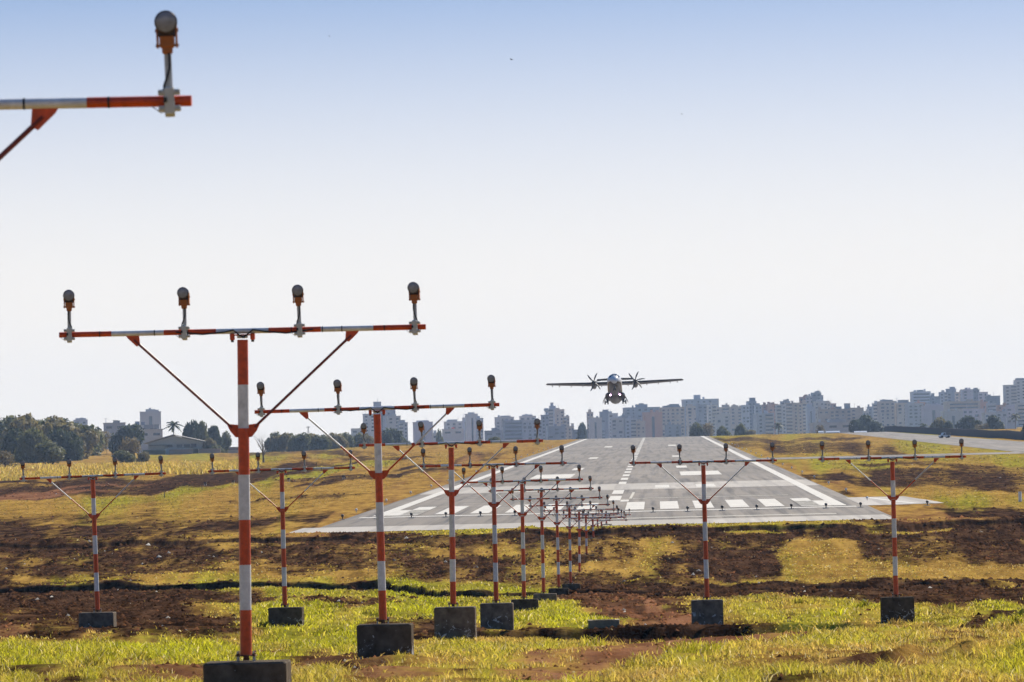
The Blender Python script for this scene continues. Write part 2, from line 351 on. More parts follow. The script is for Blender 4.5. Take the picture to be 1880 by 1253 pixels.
cv, gv, rv = paint(np.clip(XX, -.14 * np.abs(YY) - 5, .085 * np.abs(YY) + 5).ravel(), np.maximum(YY.ravel(), 46), ground(XX, np.maximum(YY, 46), False).ravel())
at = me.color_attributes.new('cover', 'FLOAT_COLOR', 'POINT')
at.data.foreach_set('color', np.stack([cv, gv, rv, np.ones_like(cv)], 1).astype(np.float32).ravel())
ground_obj = tag(link('ground', me), kind='structure')

def ground_material():
    m = bpy.data.materials.new('field'); m.use_nodes = True; t = m.node_tree; b = t.nodes['Principled BSDF']; N = t.nodes.new; L = t.links.new
    at = N('ShaderNodeVertexColor'); at.layer_name = 'cover'; sp = N('ShaderNodeSeparateColor'); L(at.outputs[0], sp.inputs[0])
    g = N('ShaderNodeTexCoord')
    def noise(scale, detail=7, rough=.65):
        n = N('ShaderNodeTexNoise'); n.inputs['Scale'].default_value = scale; n.inputs['Detail'].default_value = detail; n.inputs['Roughness'].default_value = rough
        L(g.outputs['Object'], n.inputs['Vector']); return n.outputs['Fac']
    def math_(op, x, y):
        n = N('ShaderNodeMath'); n.operation = op
        for i, q in enumerate((x, y)):
            if isinstance(q, (int, float)): n.inputs[i].default_value = q
            else: L(q, n.inputs[i])
        return n.outputs[0]
    def mix(f, c1, c2):
        n = N('ShaderNodeMix'); n.data_type = 'RGBA'
        for i, q in ((0, f), (6, c1), (7, c2)):
            if isinstance(q, tuple): n.inputs[i].default_value = (*q, 1)
            elif isinstance(q, float): n.inputs[i].default_value = q
            else: L(q, n.inputs[i])
        return n.outputs[2]
    def ramp(x, lo, hi):
        n = N('ShaderNodeMapRange'); n.interpolation_type = 'SMOOTHSTEP'; n.inputs[1].default_value = lo; n.inputs[2].default_value = hi; L(x, n.inputs[0]); return n.outputs[0]
    n1, n2 = noise(.7), noise(4.5)
    def streak(sx, sy):
        mp = N('ShaderNodeMapping'); mp.inputs['Scale'].default_value = (sx, sy, .3); L(g.outputs['Object'], mp.inputs[0])
        n = N('ShaderNodeTexNoise'); n.inputs['Scale'].default_value = 1; n.inputs['Detail'].default_value = 7; n.inputs['Roughness'].default_value = .72; L(mp.outputs[0], n.inputs['Vector']); return n.outputs['Fac']
    n3, n4 = streak(.28, .045), streak(1.1, .12)
    lump = math_('ADD', math_('MULTIPLY', n3, .5), math_('MULTIPLY', n4, .5))
    cover = math_('ADD', sp.outputs[0], math_('MULTIPLY', math_('SUBTRACT', math_('ADD', math_('MULTIPLY', lump, .62), math_('MULTIPLY', n1, .38)), .5), 2.9))
    gm = ramp(cover, .12, .88)
    hue = math_('ADD', sp.outputs[1], math_('MULTIPLY', math_('SUBTRACT', n1, .5), .9))
    dry = mix(ramp(lump, .36, .64), (.165, .085, .020), (.42, .255, .060))
    green = mix(ramp(lump, .36, .64), (.15, .14, .016), (.34, .295, .034))
    grass = mix(ramp(hue, .12, .72), dry, green)
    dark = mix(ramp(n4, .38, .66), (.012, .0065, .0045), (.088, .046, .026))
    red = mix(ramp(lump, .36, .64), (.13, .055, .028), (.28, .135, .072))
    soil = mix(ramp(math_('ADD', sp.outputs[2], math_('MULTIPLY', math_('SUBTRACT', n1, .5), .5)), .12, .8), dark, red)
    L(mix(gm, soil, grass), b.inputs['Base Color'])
    b.inputs['Roughness'].default_value = .95; b.inputs['Specular IOR Level'].default_value = 0
    bp = N('ShaderNodeBump'); bp.inputs['Strength'].default_value = .9; bp.inputs['Distance'].default_value = .10
    L(math_('ADD', n1, math_('MULTIPLY', n2, .6)), bp.inputs['Height']); L(bp.outputs[0], b.inputs['Normal'])
    return m
me.materials.append(ground_material())

# ------------------------------------------------------------------ grass blades (nobody could count them)
def blade_material(name):
    m = bpy.data.materials.new(name); m.use_nodes = True; t = m.node_tree; b = t.nodes['Principled BSDF']
    at = t.nodes.new('ShaderNodeVertexColor'); at.layer_name = 'tint'
    b.inputs['Roughness'].default_value = .55; b.inputs['Specular IOR Level'].default_value = .1
    tr = t.nodes.new('ShaderNodeBsdfTranslucent'); ms = t.nodes.new('ShaderNodeMixShader'); ms.inputs[0].default_value = .62
    t.links.new(at.outputs[0], b.inputs['Base Color']); t.links.new(at.outputs[0], tr.inputs[0])
    t.links.new(b.outputs[0], ms.inputs[1]); t.links.new(tr.outputs[0], ms.inputs[2]); t.links.new(ms.outputs[0], t.nodes['Material Output'].inputs[0])
    return m
BLADE = blade_material('grass_blade')
def blades(name, X, Y, h, wd, col, lean=.45):
    n = len(X); Z = ground(X, Y) - .01
    an = RNG.uniform(0, 2 * np.pi, n); ax, ay = np.cos(an), np.sin(an)
    ax = np.where(np.abs(ax) < .35, np.sign(ax + 1e-6) * .35, ax)
    lx, ly = RNG.normal(0, lean, n) * h, RNG.normal(0, lean, n) * h
    P = np.zeros((n, 6, 3))
    for k, (s_, q, b_) in enumerate(((-1, 0, 0), (1, 0, 0), (1, .55, .3), (-1, .55, .3), (.25, 1, 1), (-.25, 1, 1))):
        wk = wd * (1 if k < 4 else 1) * s_ * .5
        P[:, k, 0] = X + ax * wk + lx * b_; P[:, k, 1] = Y + ay * wk + ly * b_; P[:, k, 2] = Z + h * q * (1 - .12 * b_)
    base = np.arange(n)[:, None] * 6
    Fq = np.concatenate([base + np.array([0, 1, 2, 3]), base + np.array([3, 2, 4, 5])])
    me = np_mesh(name, P.reshape(-1, 3), Fq, [BLADE])
    c = np.repeat(np.concatenate([col, np.ones((n, 1))], 1), 6, 0).astype(np.float32)
    if len(me.vertices) == n * 6:
        me.color_attributes.new('tint', 'FLOAT_COLOR', 'POINT').data.foreach_set('color', c.ravel())
    return tag(link(name, me), kind='stuff', label='short patchy yellow green grass on the field before the runway' if name == 'grass' else 'tall dry straw coloured grass beyond the dirt track at left', cat='grass')
def grass_colour(g, n):
    g = np.clip(g + RNG.normal(0, .16, n), 0, 1)[:, None]; v = RNG.uniform(.40, 1.35, (n, 1)); s_ = RNG.uniform(0, 1, (n, 1)) < .06
    c = (np.array([.54, .36, .095]) * (1 - g) + np.array([.47, .46, .018]) * g) * v
    return np.where(s_, np.array([.62, .52, .26]) * v, c)
LX, LY, LH, LW, LC = [], [], [], [], []
for (y0, y1, dens, hs, wd) in ((47, 80, 420, (.03, .13), .010), (80, 125, 190, (.03, .12), .016), (125, 200, 75, (.03, .11), .028), (200, 300, 24, (.03, .11), .055), (300, 447, 9, (.04, .12), .09), (447, 800, 1.2, (.04, .12), .16), (800, 1500, .2, (.06, .18), .35)):
    area = .115 * (y1 ** 2 - y0 ** 2); n = int(area * dens)
    Y = np.sqrt(RNG.uniform(y0 ** 2, y1 ** 2, n)); X = Y * RNG.uniform(-.138, .085, n)
    c, g, r = paint(X, Y, ground(X, Y, False))
    keep = RNG.uniform(0, 1, n) < sstep(c + (fbm(X / .5, Y / .9, 71, 3) - .5) * 1.5, .45, .95) * np.where(Y < 125, 1, .8)
    keep &= on_pave(X, Y) < .05
    X, Y, g = X[keep], Y[keep], g[keep]; n = len(X)
    lc = grass_colour(g * (.6 if y0 >= 447 else 1), n) * (.62 if y0 >= 447 else .85 if y0 >= 200 else 1); hh = RNG.uniform(*hs, n) * (.2 + 1.6 * fbm(X / .7, Y / 1.0, 81, 2)) * (.65 + .9 * g)
    LX.append(X); LY.append(Y); LH.append(hh); LW.append(np.full(n, wd) * RNG.uniform(.7, 1.4, n)); LC.append(lc)
for k in range(150):                              # taller weeds and tussocks
    Y0 = math.sqrt(RNG.uniform(60 ** 2, 200 ** 2)); X0 = Y0 * RNG.uniform(-.13, .08); c0, g0, _ = paint(np.array([X0]), np.array([Y0]), ground(np.array([X0]), np.array([Y0]), False))
    if c0[0] < .5: continue
    n = int(RNG.integers(30, 90)); rr = RNG.uniform(.05, .3); X = X0 + RNG.normal(0, rr, n); Y = Y0 + RNG.normal(0, rr * 1.3, n)
    LX.append(X); LY.append(Y); LH.append(RNG.uniform(.08, .30, n)); LW.append(RNG.uniform(.010, .022, n) * Y0 / 80); LC.append(grass_colour(np.full(n, np.clip(g0[0] + RNG.uniform(-.3, .5), 0, 1)), n) * RNG.uniform(.45, 1.1))
blades('grass', *[np.concatenate(q) for q in (LX, LY, LH, LW, LC)])
# clods of turned earth on the bare parts
CV, CC = [], []
for (y0, y1, dens, hs) in ((55, 125, 9, (.02, .07)), (125, 220, 5, (.04, .11)), (220, 330, 2.6, (.06, .17)), (330, 447, 1.6, (.07, .2)), (447, 900, .12, (.12, .3))):
    n = int(.115 * (y1 ** 2 - y0 ** 2) * dens); Y = np.sqrt(RNG.uniform(y0 ** 2, y1 ** 2, n)); X = Y * RNG.uniform(-.138, .085, n)
    c, g, r = paint(X, Y, ground(X, Y, False)); keep = (RNG.uniform(0, 1, n) < (1 - sstep(c, .25, .75)) * (.25 + fbm(X / 2.5, Y / 6, 19, 3))) & (on_pave(X, Y) < .05)
    X, Y, r = X[keep], Y[keep], r[keep]; n = len(X); h = RNG.uniform(*hs, n) * RNG.uniform(.5, 1, n); Z = ground(X, Y) - .015
    P = np.zeros((n, 5, 3)); a0 = RNG.uniform(0, 1.57, n)
    for k in range(4):
        rr = h * RNG.uniform(.7, 1.7, n); P[:, k, 0] = X + rr * np.cos(a0 + k * 1.571); P[:, k, 1] = Y + rr * np.sin(a0 + k * 1.571); P[:, k, 2] = Z
    P[:, 4] = np.stack([X + h * RNG.normal(0, .3, n), Y + h * RNG.normal(0, .3, n), Z + h], -1)
    CV.append(P); v = RNG.uniform(.4, 1.5, (n, 1)); q = np.clip(r + RNG.normal(0, .12, n), 0, 1)[:, None]; CC.append((np.array([.055, .027, .014]) * (1 - q) + np.array([.24, .10, .045]) * q) * v); CC[-1] = np.where(RNG.uniform(0, 1, (n, 1)) < .007, np.array([.42, .39, .35]) * np.minimum(v, 1), CC[-1])  # a few clods coloured pale as painted glints among the earth
P = np.concatenate(CV); n = len(P); base = np.arange(n)[:, None] * 5
CLM = mat('turned_earth', (.04, .02, .014), .95, spec=0); t_ = CLM.node_tree; vc = t_.nodes.new('ShaderNodeVertexColor'); vc.layer_name = 'tint'; t_.links.new(vc.outputs[0], t_.nodes['Principled BSDF'].inputs['Base Color'])
me = np_mesh('soil_clods', P.reshape(-1, 3), np.concatenate([base + np.array([k, (k + 1) % 4, 4]) for k in range(4)]), [CLM])
me.color_attributes.new('tint', 'FLOAT_COLOR', 'POINT').data.foreach_set('color', np.repeat(np.concatenate([np.concatenate(CC), np.ones((n, 1))], 1), 5, 0).astype(np.float32).ravel())
tag(link('soil_clods', me), kind='stuff', label='dark clods of turned earth scattered over the bare slope', cat='soil')
# tall dry grass beyond the track on the left
n = 60000; px = RNG.uniform(-60, 480, n); py = 882 - (px / 480) * 16 - RNG.uniform(0, 1, n) ** 1.4 * (24 - px * .015)
keep = fbm(px / 60, py / 4, 44, 3) > .40
px, py = px[keep], py[keep]; n = len(px)
gx = np.linspace(-60, 480, 28); gy = np.linspace(835, 890, 40)
HT = np.array([[hit(q, r_) for r_ in gy] for q in gx])
fi = (px + 60) / 540 * 27; fj = np.clip((py - 835) / 55 * 39, 0, 38.99); i = np.clip(fi.astype(int), 0, 26); j = np.clip(fj.astype(int), 0, 38)
Y = HT[i, j] * (1 - (fj - j)) + HT[i, np.minimum(j + 1, 39)] * (fj - j) + RNG.uniform(-8, 8, n); X = (px - 1208) / F * Y
g = RNG.uniform(0, .35, n)
blades('tall_dry_grass', X, Y, RNG.uniform(.3, 1.2, n) * (.35 + 1.3 * fbm(X / 4, Y / 30, 45, 3)), RNG.uniform(.10, .22, n), grass_colour(g, n), .22)
# ------------------------------------------------------------------ pavement
def pavement_material(name, c1, c2, streak, rough):
    m = bpy.data.materials.new(name); m.use_nodes = True; t = m.node_tree; b = t.nodes['Principled BSDF']; N = t.nodes.new; L = t.links.new
    g = N('ShaderNodeTexCoord')
    def noise(sc_, detail=5):
        mp = N('ShaderNodeMapping'); mp.inputs['Scale'].default_value = sc_; L(g.outputs['Object'], mp.inputs[0])
        n = N('ShaderNodeTexNoise'); n.inputs['Scale'].default_value = 1; n.inputs['Detail'].default_value = detail; L(mp.outputs[0], n.inputs['Vector']); return n.outputs['Fac']
    def ramp(x, lo, hi):
        n = N('ShaderNodeMapRange'); n.inputs[1].default_value = lo; n.inputs[2].default_value = hi; L(x, n.inputs[0]); return n.outputs[0]
    def mix(f, x, y):
        n = N('ShaderNodeMix'); n.data_type = 'RGBA'; L(f, n.inputs[0])
        for i, q in ((6, x), (7, y)):
            if isinstance(q, tuple): n.inputs[i].default_value = (*q, 1)
            else: L(q, n.inputs[i])
        return n.outputs[2]
    b.inputs['Specular IOR Level'].default_value = .18
    base = mix(ramp(noise((.12, .012, .1)), .3, .7), c1, c2)
    base = mix(ramp(noise((1.0, .005, 1), 8), .48, .72), base, streak)
    base = mix(ramp(noise((.04, .12, .1), 3), .55, .62), base, tuple(q * .95 for q in c1))
    L(base, b.inputs['Base Color'])
    L(ramp(noise((2.2, .01, 1)), 0, 1), N('ShaderNodeMath').inputs[0])
    r = N('ShaderNodeMapRange'); r.inputs[1].default_value = .3; r.inputs[2].default_value = .7; r.inputs[3].default_value = rough - .1; r.inputs[4].default_value = rough + .1
    L(noise((1.6, .008, 1)), r.inputs[0]); L(r.outputs[0], b.inputs['Roughness'])
    return m
ASPH = pavement_material('worn_asphalt', (.160, .136, .110), (.245, .207, .166), (.062, .053, .045), .68)
CONC = pavement_material('pale_concrete', (.37, .335, .29), (.47, .425, .37), (.28, .25, .22), .7)
PAINT = mat('marking_paint', (.70, .66, .59), .7, noise=(.9, .38), spec=.2)
YPAINT = mat('faded_marking_paint', (.5, .46, .38), .7, noise=(.5, .2))
def strip(name, xl, xr, y0, y1, m, dz, step=12, nx=8):
    """sheet lying on the ground between x = xl(Y) and x = xr(Y)"""
    n = max(2, int((y1 - y0) / step) + 1); Y = np.linspace(y0, y1, n)
    f = lambda q: np.array([q(v) if callable(q) else q for v in Y])
    T = np.linspace(0, 1, nx + 1); X = f(xl)[:, None] * (1 - T) + f(xr)[:, None] * T
    YY = np.repeat(Y[:, None], nx + 1, 1); Z = ground(X, YY) + dz
    i0 = (np.arange(n - 1)[:, None] * (nx + 1) + np.arange(nx)[None]).ravel()
    return np.stack([X, YY, Z], -1).reshape(-1, 3), np.stack([i0, i0 + 1, i0 + nx + 2, i0 + nx + 1], 1)
def sheet(name, rects, m, dz, step=12, nx=8, kind='structure'):
    Vs, Fs, o = [], [], 0
    for (xl, xr, y0, y1) in rects:
        v_, f_ = strip(name, xl, xr, y0, y1, m, dz, step, nx); Vs.append(v_); Fs.append(f_ + o); o += len(v_)
    return tag(link(name, np_mesh(name, np.concatenate(Vs), np.concatenate(Fs), [m])), kind=kind)
HW = 24.6
sheet('runway', [(RC - HW - .4, RC + HW + .2, 449, 2300)], ASPH, .03)
sheet('runway_end_pad', [(RC - HW - 1.8, RC + HW - .2, 441, 466)], CONC, .045, 3)
sheet('runway_joint_band', [(RC - HW, RC + HW, 655, 712)], CONC, .045)
sheet('taxiway_entry', [(RC + HW - .2, lambda y: RC + HW + 7.6 - (y - 512) * .035, 512, 560)], CONC, .038, 4)
sheet('taxiway', [(70.5, lambda y: 91 - (y - 1500) * .004, 880, 2250), (RC + HW, 72, 1012, 1050)], ASPH, .034)
mk = [(RC - HW + 1.7, RC - HW + 2.9, 514, 2260), (RC + HW - 2.9, RC + HW - 1.7, 514, 2260)]
for i in range(6):                                # threshold stripes, six each side
    x0 = 1.5 + i * 3.42
    for s in (-1, 1):
        xs = sorted((RC + s * x0, RC + s * (x0 + 1.85))); mk.append((xs[0], xs[1], 518, 562))
sheet('threshold_marking', mk[2:] + [(RC - HW + 2, RC - HW + 6, 516, 545), (RC + HW - 6, RC + HW - 2, 516, 545)], PAINT, .05, 10, 1)
sheet('edge_marking', mk[:2], PAINT, .062, 12, 1)
sheet('threshold_line', [(RC - HW + .8, RC + HW - 1, 506, 510)], PAINT, .054, 3, 6)
sheet('stopway_line', [(RC + 1, RC + HW - 4, 474, 477)], YPAINT, .05, 3, 6)
cl = [(RC - .65, RC + .65, 575, 606), (RC - .65, RC + .65, 622, 652)]
y = 708
while y < 2200: cl.append((RC - .5, RC + .5, y, y + 24)); y += 44
sheet('centreline_marking', cl, PAINT, .055, 10, 1)
am = []
for s in (-1, 1):
    for (xa, xb, ya, yb) in ((8.2, 14.3, 790, 842), (8.0, 9.8, 900, 935), (8.0, 9.8, 1125, 1160), (8.0, 10.2, 1500, 1550), (4.4, 6.2, 664, 690), (9.6, 12, 664, 690), (.7, 1.6, 566, 578)):
        if s < 0 and ya < 700 : continue
        xs = sorted((RC + s * xa, RC + s * xb)); am.append((xs[0], xs[1], ya, yb))
sheet('aiming_point_marking', am, PAINT, .056, 8, 1)
sheet('runway_number_marking', [(lambda q: RC + 1.55 + (q - 585) * .004, lambda q: RC + 1.85 + (q - 585) * .004, 585, 632), (RC + 2, RC + 19, 584, 586)], YPAINT, .058, 8, 1)
sheet('taxiway_lead_marking', [(lambda q: RC + HW + 4.6 - (q - 512) * .07, lambda q: RC + HW + 5.4 - (q - 512) * .07, 514, 556)], PAINT, .055, 6, 1)

# ------------------------------------------------------------------ approach light barrettes
def lamp_meshes():
    """a reflector lamp on a stem, origin where the stem meets the crossbar; looks along -Y"""
    lean = Matrix.Rotation(R(4), 3, 'X')
    d = {}
    m = MB(); m.tube([(0, .04, -.085), (0, .04, .30)], .0215, 0, 12)
    d['stem'] = m.mesh('stem', [MT['grey']])
    m = MB()
    m.box((0, -.012, .046), (.125, .075, .03), 0, bev=.004); m.box((0, -.012, -.046), (.125, .075, .03), 0, bev=.004)
    m.box((0, -.035, -.005), (.056, .04, .15), 0, bev=.004); m.box((0, .03, -.005), (.056, .04, .17), 0, bev=.004)
    for x in (-.048, .048):
        for z in (-.046, .046): m.tube([(x, -.052, z), (x, -.066, z)], .009, 1, 6)
    m.box((-.022, -.06, .002), (.02, .016, .028), 2)
    d['clamp'] = m.mesh('clamp', [MT['pale'], MT['grey'], MT['black']])
    m = MB()
    m.box((0, .02, .335), (.085, .075, .075), 0, bev=.01); m.box((0, .02, .29), (.06, .06, .05), 0, bev=.008); m.box((0, .015, .385), (.10, .07, .05), 2, bev=.008)
    for x in (-.054, .054): m.box((x, .03, .375), (.012, .065, .15), 0, bev=.003)
    m.tube([(-.066, .04, .315), (.066, .04, .315)], .008, 1, 8); m.tube([(-.066, .04, .40), (.066, .04, .40)], .011, 1, 8)
    d['yoke'] = m.mesh('yoke', [MT['yellow'], MT['rust'], MT['housing']])
    m = MB(); c = Vector((0, .0, .445))
    prof = [(-.052, .050), (-.056, .060), (-.05, .0635), (.01, .062), (.05, .055), (.09, .044), (.12, .035), (.15, .034), (.155, .012)]
    m.tube([c + lean @ Vector((0, y_, 0)) for y_, r_ in prof], [r_ for y_, r_ in prof], 0, 22, True)
    d['lamp'] = m.mesh('lamp', [MT['housing']])
    m = MB(); m.tube([c + lean @ Vector((0, y_, 0)) for y_ in (-.064, -.044)], .0655, 0, 24); m.tube([c + lean @ Vector((0, y_, 0)) for y_ in (-.072, -.064)], [.060, .0655], 0, 24)
    d['rim'] = m.mesh('rim', [MT['rim']])
    m = MB(); rr = [(-.0790, .002), (-.0785, .025), (-.077, .043), (-.0735, .0565)]
    m.tube([c + lean @ Vector((0, y_, 0)) for y_, r_ in rr[::-1]], [r_ for y_, r_ in rr[::-1]], 0, 24)
    d['lens'] = m.mesh('lens', [MT['glass']])
    for k, s in (('cable', 1), ('cable_b', -1)):
        m = MB(); pts = [(s * .006, .0, .29), (s * .012, -.004, .24), (s * .010, -.006, .19), (s * -.004, -.008, .14), (s * -.024, -.01, .09), (s * -.03, -.012, .05), (s * -.022, -.016, .015)]
        m.tube(pts, .0075, 0, 8); d[k] = m.mesh('cable', [MT['black']])
    m = MB(); pts = [(-.02, -.02, -.04), (-.03, -.03, -.065), (-.05, -.03, -.07), (-.08, -.02, -.045), (-.10, 0, -.03)]; m.tube(pts, .003, 0, 6); d['lead'] = m.mesh('earth_lead', [MT['pale']])
    return d
LM = lamp_meshes()
def splatter_material():
    m = mat('cast_concrete', (.054, .043, .034), .95, noise=(5, .5, (.15, .125, .10)), bump=.6, spec=0)
    t = m.node_tree; b = t.nodes['Principled BSDF']; src = b.inputs['Base Color'].links[0].from_socket
    g = t.nodes.new('ShaderNodeTexCoord'); mp = t.nodes.new('ShaderNodeMapping'); mp.inputs['Scale'].default_value = (5, 5, 6)
    oi = t.nodes.new('ShaderNodeObjectInfo'); ad = t.nodes.new('ShaderNodeVectorMath'); ad.operation = 'ADD'
    t.links.new(g.outputs['Object'], mp.inputs[0]); t.links.new(mp.outputs[0], ad.inputs[0]); t.links.new(oi.outputs['Location'], ad.inputs[1])
    n = t.nodes.new('ShaderNodeTexNoise'); n.inputs['Scale'].default_value = 1.1; n.inputs['Detail'].default_value = 6; n.inputs['Roughness'].default_value = .7; n.inputs['Distortion'].default_value = 1.2
    t.links.new(ad.outputs[0], n.inputs['Vector'])
    sx = t.nodes.new('ShaderNodeSeparateXYZ'); t.links.new(g.outputs['Object'], sx.inputs[0])
    z = t.nodes.new('ShaderNodeMapRange'); z.inputs[1].default_value = -.08; z.inputs[2].default_value = -.40; z.inputs[3].default_value = -.12; z.inputs[4].default_value = .01; t.links.new(sx.outputs[2], z.inputs[0])
    a_ = t.nodes.new('ShaderNodeMath'); a_.operation = 'ADD'; t.links.new(n.outputs['Fac'], a_.inputs[0]); t.links.new(z.outputs[0], a_.inputs[1])
    r = t.nodes.new('ShaderNodeMapRange'); r.inputs[1].default_value = .585; r.inputs[2].default_value = .60; t.links.new(a_.outputs[0], r.inputs[0])
    mx = t.nodes.new('ShaderNodeMix'); mx.data_type = 'RGBA'; mx.inputs[7].default_value = (.5, .5, .5, 1)
    tone = t.nodes.new('ShaderNodeMapRange'); tone.inputs[3].default_value = .75; tone.inputs[4].default_value = 1.9; t.links.new(oi.outputs['Random'], tone.inputs[0])
    sc2 = t.nodes.new('ShaderNodeVectorMath'); sc2.operation = 'SCALE'; t.links.new(src, sc2.inputs[0]); t.links.new(tone.outputs[0], sc2.inputs['Scale'])
    t.links.new(r.outputs[0], mx.inputs[0]); t.links.new(sc2.outputs[0], mx.inputs[6]); t.links.new(mx.outputs[2], b.inputs['Base Color'])
    return m
BLOCK = splatter_material()
BARL = 4.15
def crossbar_mesh():
    m = MB(); n = 7; w = BARL / n
    for i in range(n): m.tube([(-BARL / 2 + i * w, 0, 0), (-BARL / 2 + (i + 1) * w, 0, 0)], .031, i % 2, 14, i in (0, n - 1))
    for x in (-1.0, -.62, .55, 1.12, -1.62, 1.6, .9): m.tube([(x, 0, 0), (x + .012, 0, 0)], .0335, 2, 12)
    return m.mesh('crossbar', [MT['red'], MT['white'], MT['black']])
BAR = crossbar_mesh()
def saddle_mesh():
    m = MB()
    for s in (-1, 1): m.box((s * .115, 0, -.065), (.05, .09, .075), 0, bev=.008); m.box((s * .115, 0, -.11), (.03, .06, .03), 2)
    m.box((0, .0, -.045), (.28, .1, .014), 0)
    m.box((0, -.02, -.065), (.12, .05, .035), 1, bev=.006)
    return m.mesh('saddle', [MT['red'], MT['pale'], MT['black']])
SADDLE = saddle_mesh()
def wiring_mesh():
    m = MB(); m.tube([(-.75, -.036, .0), (-.45, -.038, -.03), (-.2, -.04, -.01), (-.1, -.045, .012), (-.03, -.06, -.05), (.03, -.06, -.08)], .009, 0, 8)
    m.tube([(.8, -.036, .0), (.5, -.038, -.036), (.25, -.04, -.012), (.12, -.045, .01), (.05, -.06, -.05), (.0, -.06, -.08)], .009, 0, 8)
    return m.mesh('wiring', [MT['black']])
WIRE = wiring_mesh()
lamp_no = [0]
def barrette(d, cx, cy, tilt, bx, by, blk, label, n_lamps=4, block_px=None, height_blk=None):
    """d: station; (cx,cy) centre of the crossbar, (bx,by) foot of the pole; blk = (left, right, bottom) of the footing, all in photo pixels"""
    Y = 30.0 * d; sc_ = F / Y
    tilt -= 1.4                                    # the camera's own roll
    top = ray(cx, cy, Y)
    foot = ray(bx, by, Y) if by else None
    if foot is None:
        gzv = gz(top.x, Y); foot = Vector((top.x, Y, gzv + .12))
    root = thing('approach_light_barrette', label, 'approach light', foot, 0, 'approach light barrettes')
    T = top - foot; H = T.z
    # pole
    m = MB(); nb = 7 if H > 3.1 else 5 if H > 1.9 else 3 if H > .7 else 1
    P = lambda f_: Vector((T.x * f_, 0, .06 + (H - .06 - .10) * f_))
    for i in range(nb):
        f0, f1 = i / nb, (i + 1) / nb
        m.tube([P(f0), P(f1)], [.067 - .006 * f0, .067 - .006 * f1], i % 2, 16, i in (0, nb - 1))
    m.build('pole', [MT['red'], MT['white']], root)
    m = MB(); m.box((0, 0, .055), (.23, .23, .014), 0)
    for sx in (-1, 1):
        for sy in (-1, 1): m.tube([(sx * .09, sy * .09, -.02), (sx * .09, sy * .09, .105)], .010, 1, 6); m.tube([(sx * .09, sy * .09, .062), (sx * .09, sy * .09, .08)], .019, 0, 6)
    m.tube([(0, 0, 0), (0, 0, .06)], .035, 0, 10)
    m.build('base_plate', [MT['rust'], MT['grey']], root)
    # footing, sunk a little into the soil
    xl, xr = (blk[0], blk[1]) if blk else (bx - .43 * sc_ if bx else cx - .43 * sc_, (bx or cx) + .47 * sc_)
    wdt = (xr - xl) / sc_; xo = ((xl + xr) / 2 - (bx or cx)) / sc_
    dep = min(wdt, .85); g_ = min(gz(foot.x + xo + q, Y + p) for q in (-.4, .4) for p in (-.4, 0, .4)) - foot.z
    bot = min(g_ - .12, -.08)
    if blk and blk[2]: bot = min(bot, ray(bx, blk[2], Y).z - foot.z - .1)
    m = MB(); m.box((xo, .0, (bot - .01) / 2), (wdt, dep, -bot - .01), 0, bev=.02)
    m.build('concrete_footing', BLOCK, root)
    # crossbar
    bar = link('crossbar', BAR, root, (T.x, 0, H), (0, -R(tilt), 0))
    link('saddle', SADDLE, bar, (0, 0, 0)); link('wiring', WIRE, bar)
    ct, st = math.cos(R(tilt)), math.sin(R(tilt))
    # braces with gusset plates
    drop = min(1.13, H * .42); inner = .10; outer = 1.23
    if H > .8:
        gx = T.x * (1 - drop / H)
        for s in (-1, 1):
            p0 = Vector((gx + s * .17, 0, H - drop + .08)); p1 = Vector((T.x + s * 1.17 * ct, 0, H + s * 1.17 * st - .13)); pm = p0.lerp(p1, .46)
            m = MB(); m.tube([p0 - (p1 - p0).normalized() * .06, pm], .0155, 0, 10); m.tube([pm, p1], .0155, 1, 10); m.tube([p1, p1 + (p1 - p0).normalized() * .08], .0155, 0, 10)
            b_ = m.build('brace', [MT['red' if d > 2.5 else 'red_backlit'], MT['white' if d > 2.5 else 'red_backlit']], root)
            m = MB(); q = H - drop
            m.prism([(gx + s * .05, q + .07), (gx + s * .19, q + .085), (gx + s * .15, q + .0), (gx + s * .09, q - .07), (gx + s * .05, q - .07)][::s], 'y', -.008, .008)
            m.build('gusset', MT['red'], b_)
            zt = lambda x: H + (x - T.x) * st - .026
            m = MB(); xa, xb = T.x + s * 1.17, T.x + s * 1.32
            m.prism([(xa, zt(xa)), (xb, zt(xb)), (T.x + s * 1.30, zt(xb) - .03), (T.x + s * 1.20, zt(xa) - .125), (T.x + s * 1.16, zt(xa) - .105)][::s], 'y', -.01, .01)
            m.build('gusset', MT['red'], b_)
        m = MB(); m.tube([(gx + T.x * (-.06) / H, 0, H - drop - .03), (gx, 0, H - drop + .03)], .074, 0, 16); m.build('brace_collar', MT['red'], root)
    # lamps
    for i in range(n_lamps):
        off = (-1.955 + i * 1.303) * (1 if n_lamps == 4 else 0)
        lamp_no[0] += 1; rnd = random.Random(lamp_no[0] * 7 + 1)
        lp = link('lamp', LM['lamp'], root, (T.x + off * ct, -.045, H + off * st), (R(rnd.uniform(-1.5, 2.5)), R(rnd.uniform(-2.2, .6)), R(rnd.uniform(-5, 5))))
        for k in ('stem', 'clamp', 'yoke', 'rim', 'lens', 'lead'): link({'lead': 'earth_lead'}.get(k, k), LM[k], lp)
        link('cable', LM['cable' if rnd.random() < .5 else 'cable_b'], lp)
    return root
